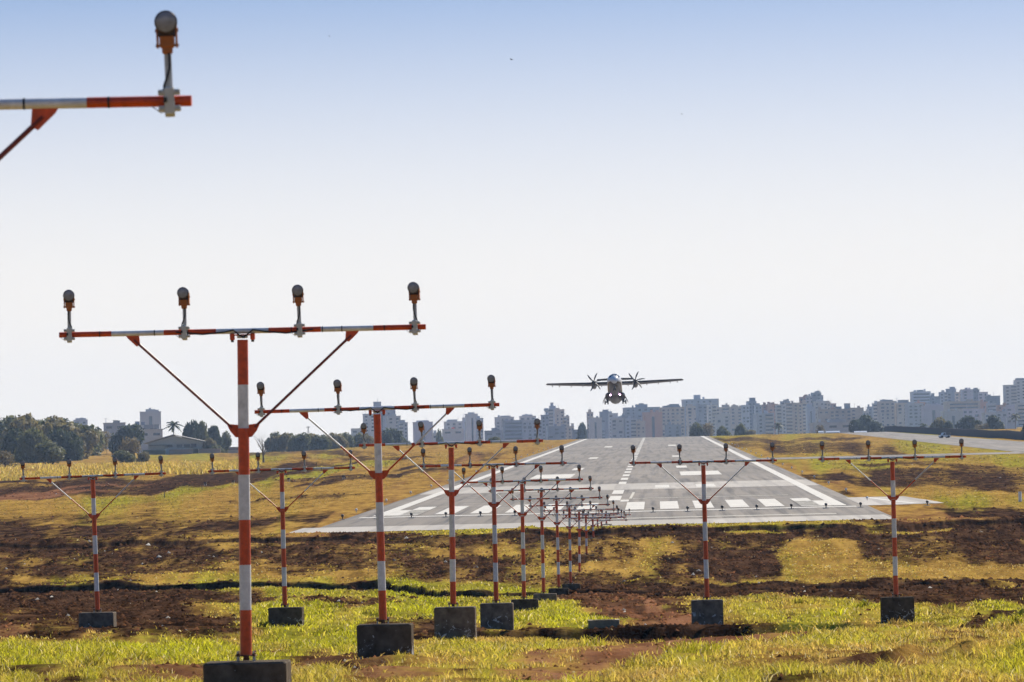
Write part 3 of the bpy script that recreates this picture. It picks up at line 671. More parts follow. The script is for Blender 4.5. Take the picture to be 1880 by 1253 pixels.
BARS = [
 (1, -319, 198, 1.0, -316, 1380, None, 'nearest barrette, only its right arm and one lamp in view at upper left'),
 (2, 445, 608, 1.27, 452, 1213, (378, 530, 1300), 'large nearest whole barrette with red braces, its footing cut by the bottom edge'),
 (3, 692, 750, 1.75, 703, 1145, (657, 757, 1210), 'barrette on the wide low footing splashed with white paint'),
 (4, 828, 814, 1.5, 832, 1114, (798, 873, 1186), 'barrette on the tall dark footing speckled white, next after the wide splashed footing'),
 (5, 905.5, 853.5, 1.4, 911, 1107, (882, 942, 1158), 'barrette on the plain grey footing just behind the tall white speckled footing'),
 (6, 958, 883.5, 1.6, 962, 1100, (939, 988, 1117), 'centre row barrette whose low footing is half hidden by green grass'),
 (7, 993.5, 899.5, 1.5, 998, 1090, (979, 1022, 1110), 'centre row barrette on a low grey footing at the edge of the dirt track'),
 (8, 1021.5, 915.5, 1.2, 1026, 1080, (1007, 1044, 1094), 'centre row barrette whose pale footing stands against the dark ditch'),
 (9, 1045, 928, 1.1, 1047.6, 1072, (1032, 1065, 1076), 'centre row barrette on a thin flat footing slab inside the dark ditch'),
 (10, 1063, 936.5, 1.3, 1064, 1051, (1046, 1082, None), 'centre row barrette standing low on the brown slope just past the ditch'),
 (11, 1075.5, 944.5, 1.4, 1077, 1018.7, (1062, 1092, None), 'short barrette halfway up the brown slope before the runway'),
 (12, 1088, 950.5, 1.2, 1089.4, 988, (1075, 1103, None), 'short barrette at the foot of the last dark bank before the runway'),
 (13, 1097, 951.5, 1.0, None, None, None, 'very short barrette on the grass verge just before the runway end'),
 (14, 1104, 956, 1.0, None, None, None, 'low barrette farther than the very short one, close to the runway pad'),
 (15, 1113, 946, 1.2, None, None, None, 'farthest raised barrette at the far end of the centre row'),
 (5, 170, 874.5, 2.2, 179, 1124, (147, 211, 1174), 'leftmost barrette of the long cross row, footing in the tall grass'),
 (5, 517, 862.5, 1.5, 523, 1115, (494, 556, 1173), 'cross row barrette on the footing with one white paint blotch, beside the large pole'),
 (5, 1291, 848, 1.1, 1298, 1101, (1269, 1327, 1156), 'cross row barrette in front of the right half of the runway'),
 (5, 1638, 841, 1.05, 1645, 1096, (1617, 1677, 1151), 'rightmost barrette of the cross row, dark footing beside turned up clods'),
]
for b_ in BARS: barrette(*b_)

# ------------------------------------------------------------------ small airfield lights and markers
def threshold_light_meshes():
    m = MB(); m.tube([(0, 0, 0), (0, 0, .28)], .05, 0, 8); m.tube([(0, 0, .26), (0, 0, .36), (0, 0, .46), (0, 0, .5)], [.11, .14, .13, .05], 0, 10)
    a_ = m.mesh('threshold_light', [MT['black']])
    m = MB(); m.tube([(0, 0, 0), (0, 0, .05)], .32, 0, 12); b_ = m.mesh('base', [MT['pale']])
    return a_, b_
TL, TB = threshold_light_meshes()
for k in range(17):
    x = RC - 25 + k * 3.25; 
    if k > 15: x += 3
    o = tag(link('threshold_light', TL, None, (x, 501, gz(x, 501) + .05)), 'small black threshold light on a pale disc along the near runway end line', 'runway light', 'threshold lights along the runway end')
    link('base', TB, o, (0, 0, .0))
m = MB(); m.tube([(0, 0, 0), (0, 0, .22)], .05, 0, 8); m.tube([(0, 0, .2), (0, 0, .3), (0, 0, .42)], [.13, .15, .05], 1, 10); EL = m.mesh('edge_light', [MT['pale'], MT['steelwhite']])
for s in (-1, 1):
    for k in range(18):
        y = 540 + k * 60; x = RC + s * (HW + 1.3)
        tag(link('edge_light', EL, None, (x, y, gz(x, y) + .02)), 'small white runway edge light beside the %s edge line of the runway' % ('left' if s < 0 else 'right'), 'runway light', 'runway edge lights')
# glide-path light boxes on the left field
for i, (px, py, lab) in enumerate(((377, 893, 'black light box on legs, farthest left of the row in the left grass'), (428, 890, 'black light box on legs just left of the large striped pole'), (530, 886, 'black light box on white legs above the white blotched footing'), (631, 882, 'black light box on legs nearest the runway in the left grass'))):
    p = spot(px, py); t = thing('light_box', lab, 'light box', p, 0, 'light boxes in the left grass')
    k = (p.y / F)
    m = MB(); m.box((0, 0, 5.5 * k), (4.6 * k, .5, 3.2 * k), 0, bev=.02); m.box((0, -.29, 5.5 * k), (4.0 * k, .06, 2.4 * k), 1); m.build('case', [MT['black'], MT['housing']], t)
    for s in (-1, 1):
        m = MB(); m.tube([(s * 1.7 * k, 0, -.1), (s * 1.7 * k, 0, 4 * k)], .05, 0, 8); m.build('leg', MT['pale'], t)
for (px, py, h, lab) in ((371, 900, 9, 'thin dark marker stake in the left grass near the big pole'), (302, 916, 9, 'thin dark marker stake in the ochre grass left of the cross row'), (581, 858, 7, 'thin dark marker stake beside the bright green grass strip')):
    p = spot(px, py); k = p.y / F; m = MB(); m.tube([(0, 0, -.1), (0, 0, h * k)], .05, 0, 8); m.box((0, 0, h * k), (1.6 * k, .08, 1.8 * k), 0, bev=.02)
    tag(m.build('marker_stake', MT['black'], None, p), lab, 'stake', 'marker stakes in the left grass')
p = spot(1873, 922); k = p.y / F
t = thing('marker_post', 'white cylindrical marker post in yellow grass at the right edge', 'marker post', p)
m = MB(); m.tube([(0, 0, -.1), (0, 0, 17 * k), (0, 0, 18.5 * k)], [3.1 * k, 3.1 * k, 2.6 * k], 0, 16); m.build('post', MT['steelwhite'], t)
m = MB(); m.tube([(0, 0, .02), (0, 0, 1.5 * k)], 3.3 * k, 0, 16); m.build('foot_band', MT['pale'], t)
# concrete chamber in the near grass
p = ray(1109, 1159, 148); zg = gz(p.x, 147.6) - .06
t = thing('inspection_chamber', 'low square concrete chamber with a sunken top, in the grass before the dirt track', 'manhole', (p.x, 148, zg - .1))
s_ = F / 148; wd = 57 / s_; hh = 18 / s_ + .1
m = MB()
for (c_, q) in (((0, -wd / 2 + .06, hh / 2), (wd, .12, hh)), ((0, wd / 2 - .06, hh / 2), (wd, .12, hh)), ((-wd / 2 + .06, 0, hh / 2), (.12, wd - .24, hh)), ((wd / 2 - .06, 0, hh / 2), (.12, wd - .24, hh))): m.box(c_, q, 0)
m.build('wall', mat('chamber_concrete', (.33, .26, .17), .9, noise=(6, .4), bump=.5), t)
m = MB(); m.box((0, 0, hh - .06), (wd - .26, wd - .26, .05), 0, bev=.01); m.build('lid', mat('chamber_lid', (.3, .29, .26), .9, noise=(8, .3)), t)
# ------------------------------------------------------------------ aeroplane
def aeroplane():
    Y = 1035.0; c = ray(1127.5, 693.5, Y)
    root = thing('turboprop_aeroplane', 'white twin propeller aeroplane climbing away above the runway towards the camera', 'aeroplane', c)
    root.rotation_euler = (Matrix.Rotation(R(-.65), 4, 'Y') @ Matrix.Rotation(R(-11.2), 4, 'X')).to_euler()
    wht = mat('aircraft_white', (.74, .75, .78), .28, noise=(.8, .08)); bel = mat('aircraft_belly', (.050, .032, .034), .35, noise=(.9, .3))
    drk = mat('aircraft_dark', (.025, .025, .035), .6, spec=.2); wing_m = mat('aircraft_wing', (.11, .10, .115), .4, noise=(.6, .15)); gls = mat('cockpit_glass', (.012, .013, .02), .08)
    prof = [(0, .03, -.55), (.12, .32, -.52), (.45, .66, -.42), (1.0, .95, -.28), (1.7, 1.2, -.12), (2.6, 1.36, -.03), (3.8, 1.43, 0), (8, 1.433, 0), (13, 1.433, 0), (17, 1.42, .02), (19.5, 1.25, .18), (22, .93, .48), (24.5, .55, .82), (26.4, .26, 1.05), (27.0, .08, 1.1)]
    n = 36; vs = []; fs = []; mi = []
    for (y_, r_, zc) in prof:
        for k in range(n):
            an = 2 * math.pi * k / n; vs.append((r_ * math.sin(an), y_, zc + r_ * math.cos(an)))
    m = MB()
    m.v = vs
    for i in range(len(prof) - 1):
        for k in range(n):
            j = (k + 1) % n; m.f.append([i * n + k, i * n + j, i * n + n + j, i * n + n + k]); m.sm.append(True)
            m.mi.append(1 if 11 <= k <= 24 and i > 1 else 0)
    m.build('fuselage', [wht, bel], root)
    def patch(y0, y1, a0, a1, off=.025):
        ys_ = np.linspace(y0, y1, 6); as_ = np.linspace(R(a0), R(a1), 8); v_ = []
        for y_ in ys_:
            r_ = np.interp(y_, [p[0] for p in prof], [p[1] for p in prof]) + off; zc = np.interp(y_, [p[0] for p in prof], [p[2] for p in prof])
            for q in as_: v_.append((r_ * math.sin(q), y_, zc + r_ * math.cos(q)))
        f_ = [[i * 8 + k, i * 8 + k + 1, i * 8 + 9 + k, i * 8 + 8 + k] for i in range(5) for k in range(7)]
        return v_, f_
    for (a0, a1) in ((-62, -33), (-30, -1.5), (1.5, 30), (33, 62)):
        m = MB(); v_, f_ = patch(1.0, 1.95, a0, a1); m.add(v_, f_, 0, True); m.build('cockpit_window', gls, root)
    for s in (-1, 1):                                         # wings
        m = MB(); sec = [(0, 11.0, 2.6, .42, 1.42), (5.0, 11.0, 2.6, .42, 1.42), (9.5, 11.35, 2.05, .30, 1.62), (13.3, 11.75, 1.45, .19, 1.80), (13.52, 12.1, .8, .06, 1.81)]
        shape = [(0, 0), (.04, .35), (.15, .62), (.35, .68), (.65, .42), (1, .03), (1, -.03), (.6, -.2), (.3, -.32), (.1, -.27), (.02, -.14)]
        v_ = []
        for (x_, le, ch, th, z_) in sec:
            for (q, h) in shape: v_.append((s * x_, le + q * ch, z_ + h * th))
        k_ = len(shape); f_ = [[i * k_ + k, i * k_ + (k + 1) % k_, i * k_ + k_ + (k + 1) % k_, i * k_ + k_ + k] for i in range(len(sec) - 1) for k in range(k_)]
        m.add(v_, f_, 0, True); m.add(v_[-k_:], [list(range(k_))], 0)
        w_ = m.build('wing', wing_m, root)
        m = MB(); v_ = []
        for (x_, le, ch, th, z_) in sec[:-1]:
            for (q, h) in ((.10, .56), (.03, .34), (-.012, 0), (.03, -.2), (.08, -.28)): v_.append((s * max(x_, 1.5), le + q * ch - .02, z_ + h * th * 1.08))
        f_ = [[i * 5 + k, i * 5 + k + 1, i * 5 + 6 + k, i * 5 + 5 + k] for i in range(3) for k in range(4)]
        m.add(v_, f_, 0, True); m.build('leading_edge', drk, w_)
        for x_ in (2.6, 6.3, 8.6, 10.9, 12.3):
            zt = np.interp(x_, [5, 13.3], [1.42, 1.8]); m = MB(); m.tube([(s * x_, 12.2, zt - .1), (s * x_, 13.4, zt - .22), (s * x_, 14.1, zt - .12)], [.03, .09, .02], 0, 8); m.build('flap_fairing', wing_m, w_)
        # engine, propeller
        m = MB(); m.tube([(s * 4.05, y_, 1.02 + dz) for y_, dz in ((8.35, 0), (8.5, 0), (9.2, -.03), (11, -.05), (13, .05), (14.6, .2))], [.36, .44, .53, .56, .42, .08], 0, 20)
        e_ = m.build('engine', bel, root)
        m = MB(); m.box((s * 4.05, 8.42, .70), (.5, .28, .2), 0, bev=.05); m.build('air_intake', drk, e_)
        m = MB(); m.tube([(s * 4.05, 7.65, 1.02), (s * 4.05, 7.75, 1.02), (s * 4.05, 8.0, 1.02), (s * 4.05, 8.34, 1.02)], [.03, .16, .3, .37], 0, 18); pr = m.build('propeller', drk, root)
        for k in range(6):
            an = R(15 + 60 * k); m = MB(); v_ = []
            for (rad, ch, sw) in ((.25, .16, 0), (.6, .25, -.02), (1.0, .31, .0), (1.4, .28, .06), (1.75, .2, .15), (1.96, .06, .25)):
                for (q, t_) in ((-.5, 0), (0, .035), (.5, 0), (0, -.035)):
                    tw = R(60 - 25 * rad); lx = q * ch * math.cos(tw * .55) + sw * -1; ly = q * ch * math.sin(tw) * .8
                    v_.append((s * 4.05 + rad * math.cos(an) - lx * math.sin(an), 8.05 + ly + t_, 1.02 + rad * math.sin(an) + lx * math.cos(an)))
            f_ = [[i * 4 + q, i * 4 + (q + 1) % 4, i * 4 + 4 + (q + 1) % 4, i * 4 + 4 + q] for i in range(5) for q in range(4)] + [[20, 21, 22, 23]]
            m.add(v_, f_, 0, True); m.build('blade', drk, pr)
        # main gear fairing, leg, wheels, doors, landing lamp
        m = MB(); m.tube([(s * 1.35, y_, -1.0) for y_ in (10.6, 11.1, 12, 14, 15.2, 16)], [.1, .45, .62, .62, .4, .05], 0, 18); sp_ = m.build('gear_fairing', bel, root)
        m = MB(); m.tube([(s * 1.5, 12.6, -1.3), (s * 1.75, 12.7, -2.15)], .12, 0, 10); m.tube([(s * 1.45, 12.7, -2.15), (s * 2.05, 12.7, -2.15)], .08, 0, 10); m.tube([(s * 1.2, 13.4, -1.4), (s * 1.72, 12.75, -2.1)], .06, 0, 8); lg = m.build('landing_gear', drk, root)
        for x_ in (1.47, 2.03):
            m = MB(); m.tube([(s * (x_ - .13), 12.7, -2.15), (s * (x_ - .1), 12.7, -2.15), (s * (x_ + .1), 12.7, -2.15), (s * (x_ + .13), 12.7, -2.15)], [.34, .42, .42, .34], 0, 18); m.build('wheel', MT['tyre'], lg)
        m = MB(); m.prism([(1.98, -1.1), (2.2, -1.5), (2.42, -1.95), (2.5, -2.25), (2.44, -2.23), (2.34, -1.93), (2.12, -1.5), (1.93, -1.2)], 'y', 12.2, 13.3); v_ = m.v; m.v = [(s * p[0], p[1], p[2]) for p in v_]; m.build('gear_door', bel, root)
        m = MB(); m.tube([(s * .95, 10.52, -1.18), (s * .95, 10.6, -1.18)], .12, 0, 14); m.build('landing_light', mat('landing_light', (.9, .8, .95), .3, emit=((1, .62, .95), 14)), root)
    # belly fairing, nose gear, fin, tailplane
    m = MB(); m.tube([(0, y_, z_) for y_, z_ in ((9.2, -1.05), (10.2, -1.0), (12, -.98), (15, -.98), (17, -1.05), (18, -1.1))], [.2, .62, .74, .74, .5, .1], 0, 20); m.build('belly_fairing', bel, root)
    m = MB(); m.tube([(0, 1.9, -1.1), (0, 1.75, -2.0)], .09, 0, 10); m.tube([(-.25, 1.75, -2.0), (.25, 1.75, -2.0)], .06, 0, 8); ng = m.build('nose_gear', drk, root)
    for x_ in (-.19, .19):
        m = MB(); m.tube([(x_ - .09, 1.75, -2.0), (x_ + .09, 1.75, -2.0)], .24, 0, 16); m.build('wheel', MT['tyre'], ng)
    for s in (-1, 1):
        m = MB(); m.box((s * .42, 2.3, -1.45), (.04, 1.4, .5), 0, rot=Matrix.Rotation(R(12 * s), 3, 'Y')); m.build('nose_gear_door', bel, ng)
    m = MB(); m.prism([(20.2, 1.1), (23.4, 1.75), (25.3, 5.35), (26.9, 5.35), (26.4, 1.3)], 'x', -.11, .11); m.build('fin', wht, root)
    m = MB(); m.prism([(-3.65, 25.75), (-.4, 25.1), (.4, 25.1), (3.65, 25.75), (3.65, 26.75), (-3.65, 26.75)], 'z', 5.33, 5.47); m.build('tailplane', drk, root)
aeroplane()
# birds: three far specks
bm_ = mat('bird_feathers', (.05, .045, .04), .8)
for (px, py, Y, lab) in ((939, 110, 560, 'dark bird high in the clear sky above the runway'), (605, 67, 900, 'tiny dark bird near the top of the sky left of centre'), (1252, 210, 900, 'tiny dark bird in the pale sky above the aeroplane')):
    m = MB(); m.tube([(0, -.16, 0), (0, -.1, .01), (0, 0, .01), (0, .1, 0), (0, .2, 0)], [.01, .035, .05, .03, .012], 0, 8)
    for s in (-1, 1): m.add([(0, -.06, .02), (s * .14, -.09, .09), (s * .26, .0, .07), (s * .13, .06, .08), (0, .06, .02), (0, -.06, .0), (s * .14, -.09, .075), (s * .26, .0, .06), (s * .13, .06, .065), (0, .06, .0)], [[0, 1, 2, 3, 4], [9, 8, 7, 6, 5], [0, 5, 6, 1], [1, 6, 7, 2], [2, 7, 8, 3], [3, 8, 9, 4]])
    o = m.build('bird', bm_, None, ray(px, py, Y)); o.rotation_euler = (0, R(12), R(40)); tag(o, lab, 'bird', 'birds in the sky')

# ------------------------------------------------------------------ trees
def leaf_material(name, c, c2):
    return mat(name, c, .6, noise=(.35, 0, c2), spec=.2, trans=.45)
LEAF = {'green': leaf_material('leaf_green', (.10, .115, .040), (.19, .18, .065)), 'olive': leaf_material('leaf_olive', (.18, .155, .062), (.26, .21, .085)), 'deep': leaf_material('leaf_deep', (.042, .058, .030), (.075, .09, .042)), 'dry': leaf_material('leaf_dry', (.19, .14, .06), (.13, .11, .04))}
def crown_mesh(seed, leaf, n=1900, lumps=9, flat=1.0, size=.055, low=.18):
    """leaf clumps filling a lumpy crown of unit width and height (base at 0)"""
    g = np.random.default_rng(seed); C = []; 
    for k in range(lumps):
        an = g.uniform(0, 2 * np.pi); rr = g.uniform(.05, .30); C.append((rr * np.cos(an), rr * np.sin(an), g.uniform(low + .16, .78), g.uniform(.15, .26)))
    C.append((0, 0, .62, .27)); C = np.array(C)
    w_ = C[:, 3] ** 2; ix = g.choice(len(C), n, p=w_ / w_.sum())
    d = g.normal(size=(n, 3)); d /= np.linalg.norm(d, axis=1)[:, None]; rad = g.uniform(.55, 1.08, n) ** .6
    P = C[ix, :3] + d * (C[ix, 3] * rad)[:, None] * np.array([1, 1, .85 * flat])
    P += g.normal(0, .012, P.shape)
    nx = d + g.normal(0, .6, d.shape); nx /= np.linalg.norm(nx, axis=1)[:, None]
    t1 = np.cross(nx, g.normal(size=(n, 3))); t1 /= np.linalg.norm(t1, axis=1)[:, None]; t2 = np.cross(nx, t1)
    s1 = (size * g.uniform(.5, 1.3, n))[:, None]; s2 = s1 * g.uniform(.45, .9, (n, 1))
    Vv = np.stack([P - t1 * s1, P - t2 * s2, P + t1 * s1, P + t2 * s2], 1).reshape(-1, 3)
    Vv[:, :2] /= np.percentile(np.abs(Vv[:, :2]), 99.3) * 2; lo_, hi_ = np.percentile(Vv[:, 2], (.5, 99.6)); Vv[:, 2] = low + (Vv[:, 2] - lo_) / (hi_ - lo_) * (1 - low)
    return np_mesh('crown', Vv, np.arange(n * 4).reshape(n, 4), [LEAF[leaf]])
def trunk_mesh(seed, bare=False, spread=.3, nb=7):
    g = random.Random(seed); m = MB()
    m.tube([(0, 0, -.03), (.01, 0, .12), (.015, .01, .3)], [.035, .026, .02], 0, 9)
    def limb(p, d, r, L, lev):
        q = p; pts = [p]; rs = [r]
        for k in range(3):
            d = (d + Vector((g.uniform(-.3, .3), g.uniform(-.3, .3), g.uniform(0, .2)))).normalized(); q = q + d * L / 3; pts.append(q); rs.append(r * (1 - .25 * (k + 1)))
        m.tube(pts, rs, 0, 5, False)
        if lev < (3 if bare else 1):
            for _ in range(3): limb(pts[g.choice((1, 2, 3))], (d + Vector((g.uniform(-.8, .8), g.uniform(-.8, .8), g.uniform(-.1, .6)))).normalized(), rs[-1] * 1.1, L * .62, lev + 1)
    for k in range(nb):
        an = k * 2.4 + g.uniform(-.3, .3); limb(Vector((.01, .005, g.uniform(.12, .3))), Vector((math.cos(an) * spread * 2, math.sin(an) * spread * 2, 1)).normalized(), .016, .38 if bare else .34, 0)
    return m.mesh('trunk', [MT['drybark' if bare else 'bark']])
CROWN = {k: [crown_mesh(i * 13 + j, k, 3200 if k != 'dry' else 1100, 8 + j, 1, .042 if k != 'dry' else .035) for j in range(3)] for i, k in enumerate(('green', 'olive', 'deep', 'dry'))}
TRUNK = [trunk_mesh(s) for s in (1, 2, 3)]; BARE = trunk_mesh(8, True, .35, 8)
tk = random.Random(5)
def tree(px, top, base, w_px, leaf, label, group=None, Y=None, name='tree', low=0.0, cat='tree'):
    """broadleaf tree seen between rows top..base, w_px wide; low drops the crown below the trunk's fork"""
    if Y is None: p = spot(px, base)
    else:
        p = on_ground(px, Y)
    k = p.y / F; zt = ray(px, top, p.y).z; h = max(zt - p.z, 1.0); wd = w_px * k
    t = thing(name, label, cat, p, tk.uniform(0, 6.28), group)
    o = link('trunk', tk.choice(TRUNK), t); o.scale = (wd * .9, wd * .9, h)
    if leaf != 'bare':
        c_ = link('crown', tk.choice(CROWN[leaf]), t); q = 1 + low; c_.scale = (wd, wd, h * q); c_.location = (0, 0, -h * low)
    else: o.data = BARE; o.scale = (wd * 1.1, wd * 1.1, h)
    return t
def frond_mesh():
    m = MB()
    for k in range(17):
        an = k * 2.39996; el = R(70 - k * 7.5); L = .5 + .06 * math.sin(k * 3); pts = []
        for i in range(7):
            f_ = i / 6; r_ = L * (f_ * math.cos(el) + .12 * f_ * f_); z_ = L * (f_ * math.sin(max(el, R(-30))) - .55 * f_ * f_ * (1.0 if el > 0 else .5)); pts.append(Vector((r_ * math.cos(an), r_ * math.sin(an), z_)))
        side_ = Vector((-math.sin(an), math.cos(an), 0))
        for i in range(6):
            for s in (-1, 1):
                wv = .10 * math.sin(math.pi * min(1, (i + 1.2) / 7.2)) + .015
                m.add([pts[i], pts[i + 1], pts[i + 1].lerp(pts[min(i + 2, 6)], .4) + side_ * s * wv + Vector((0, 0, -wv * .7)), pts[i] + side_ * s * wv * .35 + Vector((0, 0, -wv * .25))], [[0, 1, 2, 3]])
    return m.mesh('fronds', [LEAF['deep']])
FROND = frond_mesh()
m = MB(); m.tube([(0, 0, -.05), (.01, 0, .3), (0, .01, .7), (0, 0, 1)], [.06, .045, .04, .045], 0, 9); PSTEM = m.mesh('trunk', [MT['bark']])
def palm(px, top, base, w_px, label, Y=None, group='palms'):
    p = spot(px, base) if Y is None else on_ground(px, Y); k = p.y / F; h = ray(px, top, p.y).z - p.z
    t = thing('palm_tree', label, 'palm', p, tk.uniform(0, 6), group); fr = w_px * k
    hs = max(h - fr * .33, .5); o = link('trunk', PSTEM, t); o.scale = (fr * .6, fr * .6, hs); c_ = link('fronds', FROND, t, (0, 0, hs)); c_.scale = (fr, fr, fr)

# left wood
lw = [(8, 768, 842, 62, 'green'), (44, 764, 846, 58, 'olive'), (-14, 770, 845, 60, 'deep'), (78, 771, 840, 46, 'green'), (108, 768, 846, 50, 'olive'), (140, 778, 838, 54, 'green'), (28, 790, 850, 44, 'deep'), (66, 788, 850, 40, 'green'), (126, 790, 846, 40, 'deep'), (152, 792, 842, 34, 'olive'), (92, 776, 832, 46, 'deep'), (168, 783, 826, 30, 'olive')]
lwl = ['tall green tree at the left edge, second in the wood', 'tall olive tree of the left wood above the lamp post', 'dark tree cut off by the left edge of the picture', 'green tree of the left wood topping the lamp post', 'olive tree of the left wood beneath the drooping palm', 'green tree on the right side of the left wood', 'dark low tree in front of the left wood by the edge', 'green tree behind the lamp post in the left wood', 'dark tree low in the right part of the left wood', 'olive tree at the right foot of the left wood', 'dark tree deep inside the left wood behind the round bush', 'thin olive tree on the grass bank right of the wood']
for (q, lb) in zip(lw, lwl): tree(q[0], q[1], q[2], q[3] * 1.8, q[4], lb, 'trees of the left wood', low=.5)
palm(120, 764, 842, 26, 'drooping palm top rising out of the left wood')
tree(97, 812, 853, 66, 'green', 'round green bushy tree alone in front of the left wood', low=.2)
tree(10, 828, 862, 46, 'dry', 'pale scrubby bush in the tall grass at the left edge', name='bush', cat='bush', low=.3)
tree(232, 781, 822, 66, 'deep', 'wide dark tree behind the two white street lamps', low=.35)
tree(186, 792, 824, 34, 'dry', 'dry reddish small tree on the grass bank near the wood', low=.2)
tree(240, 802, 846, 48, 'dry', 'scrubby bush with bare pale top left of the house', name='bush', cat='bush', low=.35)
tree(230, 828, 850, 50, 'green', 'low green bush at the foot of the scrubby bush', name='bush', cat='bush', low=.4)
tree(262, 830, 848, 30, 'olive', 'low olive bush in front of the house', name='bush', cat='bush', low=.4)
palm(320, 768, 806, 34, 'palm with a full round head behind the house', Y=2350)
for i, (px, tp, w_, lf, lb) in enumerate(((348, 774, 34, 'deep', 'dark loose tree just right of the house palm'), (368, 776, 40, 'green', 'broad green tree behind the house, right of the palm'), (392, 783, 38, 'deep', 'rounded dark tree between the house and the large striped pole'), (412, 794, 28, 'green', 'small green tree beside the large striped pole'))): tree(px, tp, 822, w_, lf, lb, 'trees behind the house', Y=2300 + i * 12, low=.25)
tree(387, 806, 828, 34, 'olive', 'small olive tree before the boundary wall', low=.3)
tree(395, 815, 826, 40, 'green', 'low shrub right of the boundary wall', name='bush', cat='bush', low=.4)
tree(484, 779, 849, 56, 'bare', 'bare leafless tree right of the large striped pole')
# far hedge of trees, left of the runway
hl = ['dense tree of the far hedge right behind the bare tree', 'second tree of the far hedge, right of the bare tree', 'third tree of the far hedge, left of the thin antenna', 'fourth tree of the far hedge, under the thin antenna', 'fifth tree of the far hedge, right of the thin antenna', 'middle tree of the far hedge before its gap', 'low tree in the dip of the far hedge', 'rounded tree right of the dip in the far hedge', 'olive tree near the right end of the far hedge', 'tree at the right end of the far hedge, left of the second striped pole', 'last low tree of the far hedge beside the second striped pole']
for i, lb in enumerate(hl):
    px = 500 + i * 17.3; tree(px, 797 + (2 if i in (5, 6) else 0) + tk.uniform(-1.5, 1.5) + (2 if i > 8 else 0), 820, 44, ('green', 'olive', 'green')[i % 3], lb, 'trees of the far hedge', Y=2330 + tk.uniform(0, 70), low=.4)
tree(728, 788, 812, 62, 'deep', 'dark rounded tree at the foot of the stepped white tower', Y=2500, low=.5)
tree(711, 796, 812, 36, 'deep', 'dark tree against the second striped pole', Y=2480, low=.5)
tree(1068, 778, 802, 26, 'deep', 'dark tree in the gap between the beige spire and the aeroplane', Y=3400, low=.3)
tree(905, 803, 812, 30, 'green', 'low green bush before the blue grey office blocks', Y=2300, name='bush', cat='bush', low=.4)
tree(810, 791, 806, 18, 'green', 'small tree beside the red sign', Y=3600, low=.3)
for (px, tp, w_, lf, lb) in ((1278, 778, 36, 'green', 'left tree of the clump at the runway crest'), (1300, 776, 36, 'dry', 'dry tree in the middle of the clump at the runway crest'), (1326, 784, 30, 'green', 'low right tree of the clump at the runway crest'), (1362, 779, 26, 'green', 'rounded tree alone between the crest clump and the palm'), (1378, 790, 22, 'olive', 'low bush right of the rounded tree at the crest')): tree(px, tp, 802, w_, lf, lb, 'trees at the runway crest', Y=2600, low=.3)
palm(1430, 772, 800, 24, 'lone palm on the crest right of the runway', Y=2600)
tree(1592, 764, 800, 58, 'deep', 'big dark dome shaped tree on the crest', Y=2650, low=.4)
tree(1577, 772, 800, 38, 'deep', 'left shoulder tree of the big dark dome', Y=2640, low=.4)
tree(1610, 775, 800, 34, 'deep', 'right shoulder tree of the big dark dome', Y=2640, low=.4)
tree(1642, 782, 800, 18, 'deep', 'small dark round tree right of the big dome', Y=2650, low=.4)
tree(1506, 781, 800, 20, 'dry', 'dry small tree before the long pale low building', Y=2700, low=.3)
palm(1696, 774, 796, 24, 'squat palm at the left end of the right tree group', Y=2500)
for (px, tp, w_, lf, lb) in ((1725, 767, 40, 'olive', 'olive tree right of the squat palm'), (1742, 774, 28, 'deep', 'small dark tree behind the taxiing truck'), (1775, 765, 42, 'deep', 'wide dark tree above the parked white cars'), (1796, 772, 30, 'deep', 'dark tree right of the parked white cars'), (1826, 764, 40, 'deep', 'dark flat tree left of the tall right palm'), (1803, 778, 26, 'dry', 'pale flowering shrub under the right trees')): tree(px, tp, 792, w_, lf, lb, 'trees above the taxiway', Y=2480 + tk.uniform(-30, 30), low=.3)
palm(1865, 756, 788, 22, 'tall palm near the right edge before the pale flats', Y=2450)
tree(1886, 776, 806, 30, 'deep', 'very dark tree cut by the right edge of the picture', Y=1500, low=.4)

# ------------------------------------------------------------------ city
def wallmat(c): 
    key = 'wall_%d_%d_%d' % tuple(int(q * 1000) for q in c)
    return bpy.data.materials.get(key) or mat(key, c, .85, noise=(.12, .14))
WIN = mat('window_glass', (.05, .06, .075), .25); SLAB = mat('balcony_concrete', (.55, .53, .5), .8, noise=(.3, .2)); DKS = mat('dark_grey_paint', (.13, .125, .12), .8)  # plain dark grey paint serves the house awning
m = MB(); m.box((0, 0, 0), (1, .14, 1), 0); UW = m.mesh('window', [WIN])
m = MB(); m.box((0, 0, 0), (1, 1, 1), 0); UB = m.mesh('balcony', [SLAB])
WH = (.62, .61, .58); PB = (.50, .53, .57); BG = (.50, .41, .30); BE = (.58, .50, .40); SA = (.55, .33, .23); GB = (.26, .29, .34); RD = (.34, .17, .13); BR = (.36, .29, .23); LI = (.50, .47, .50); TN = (.48, .40, .30)
bk = random.Random(3)
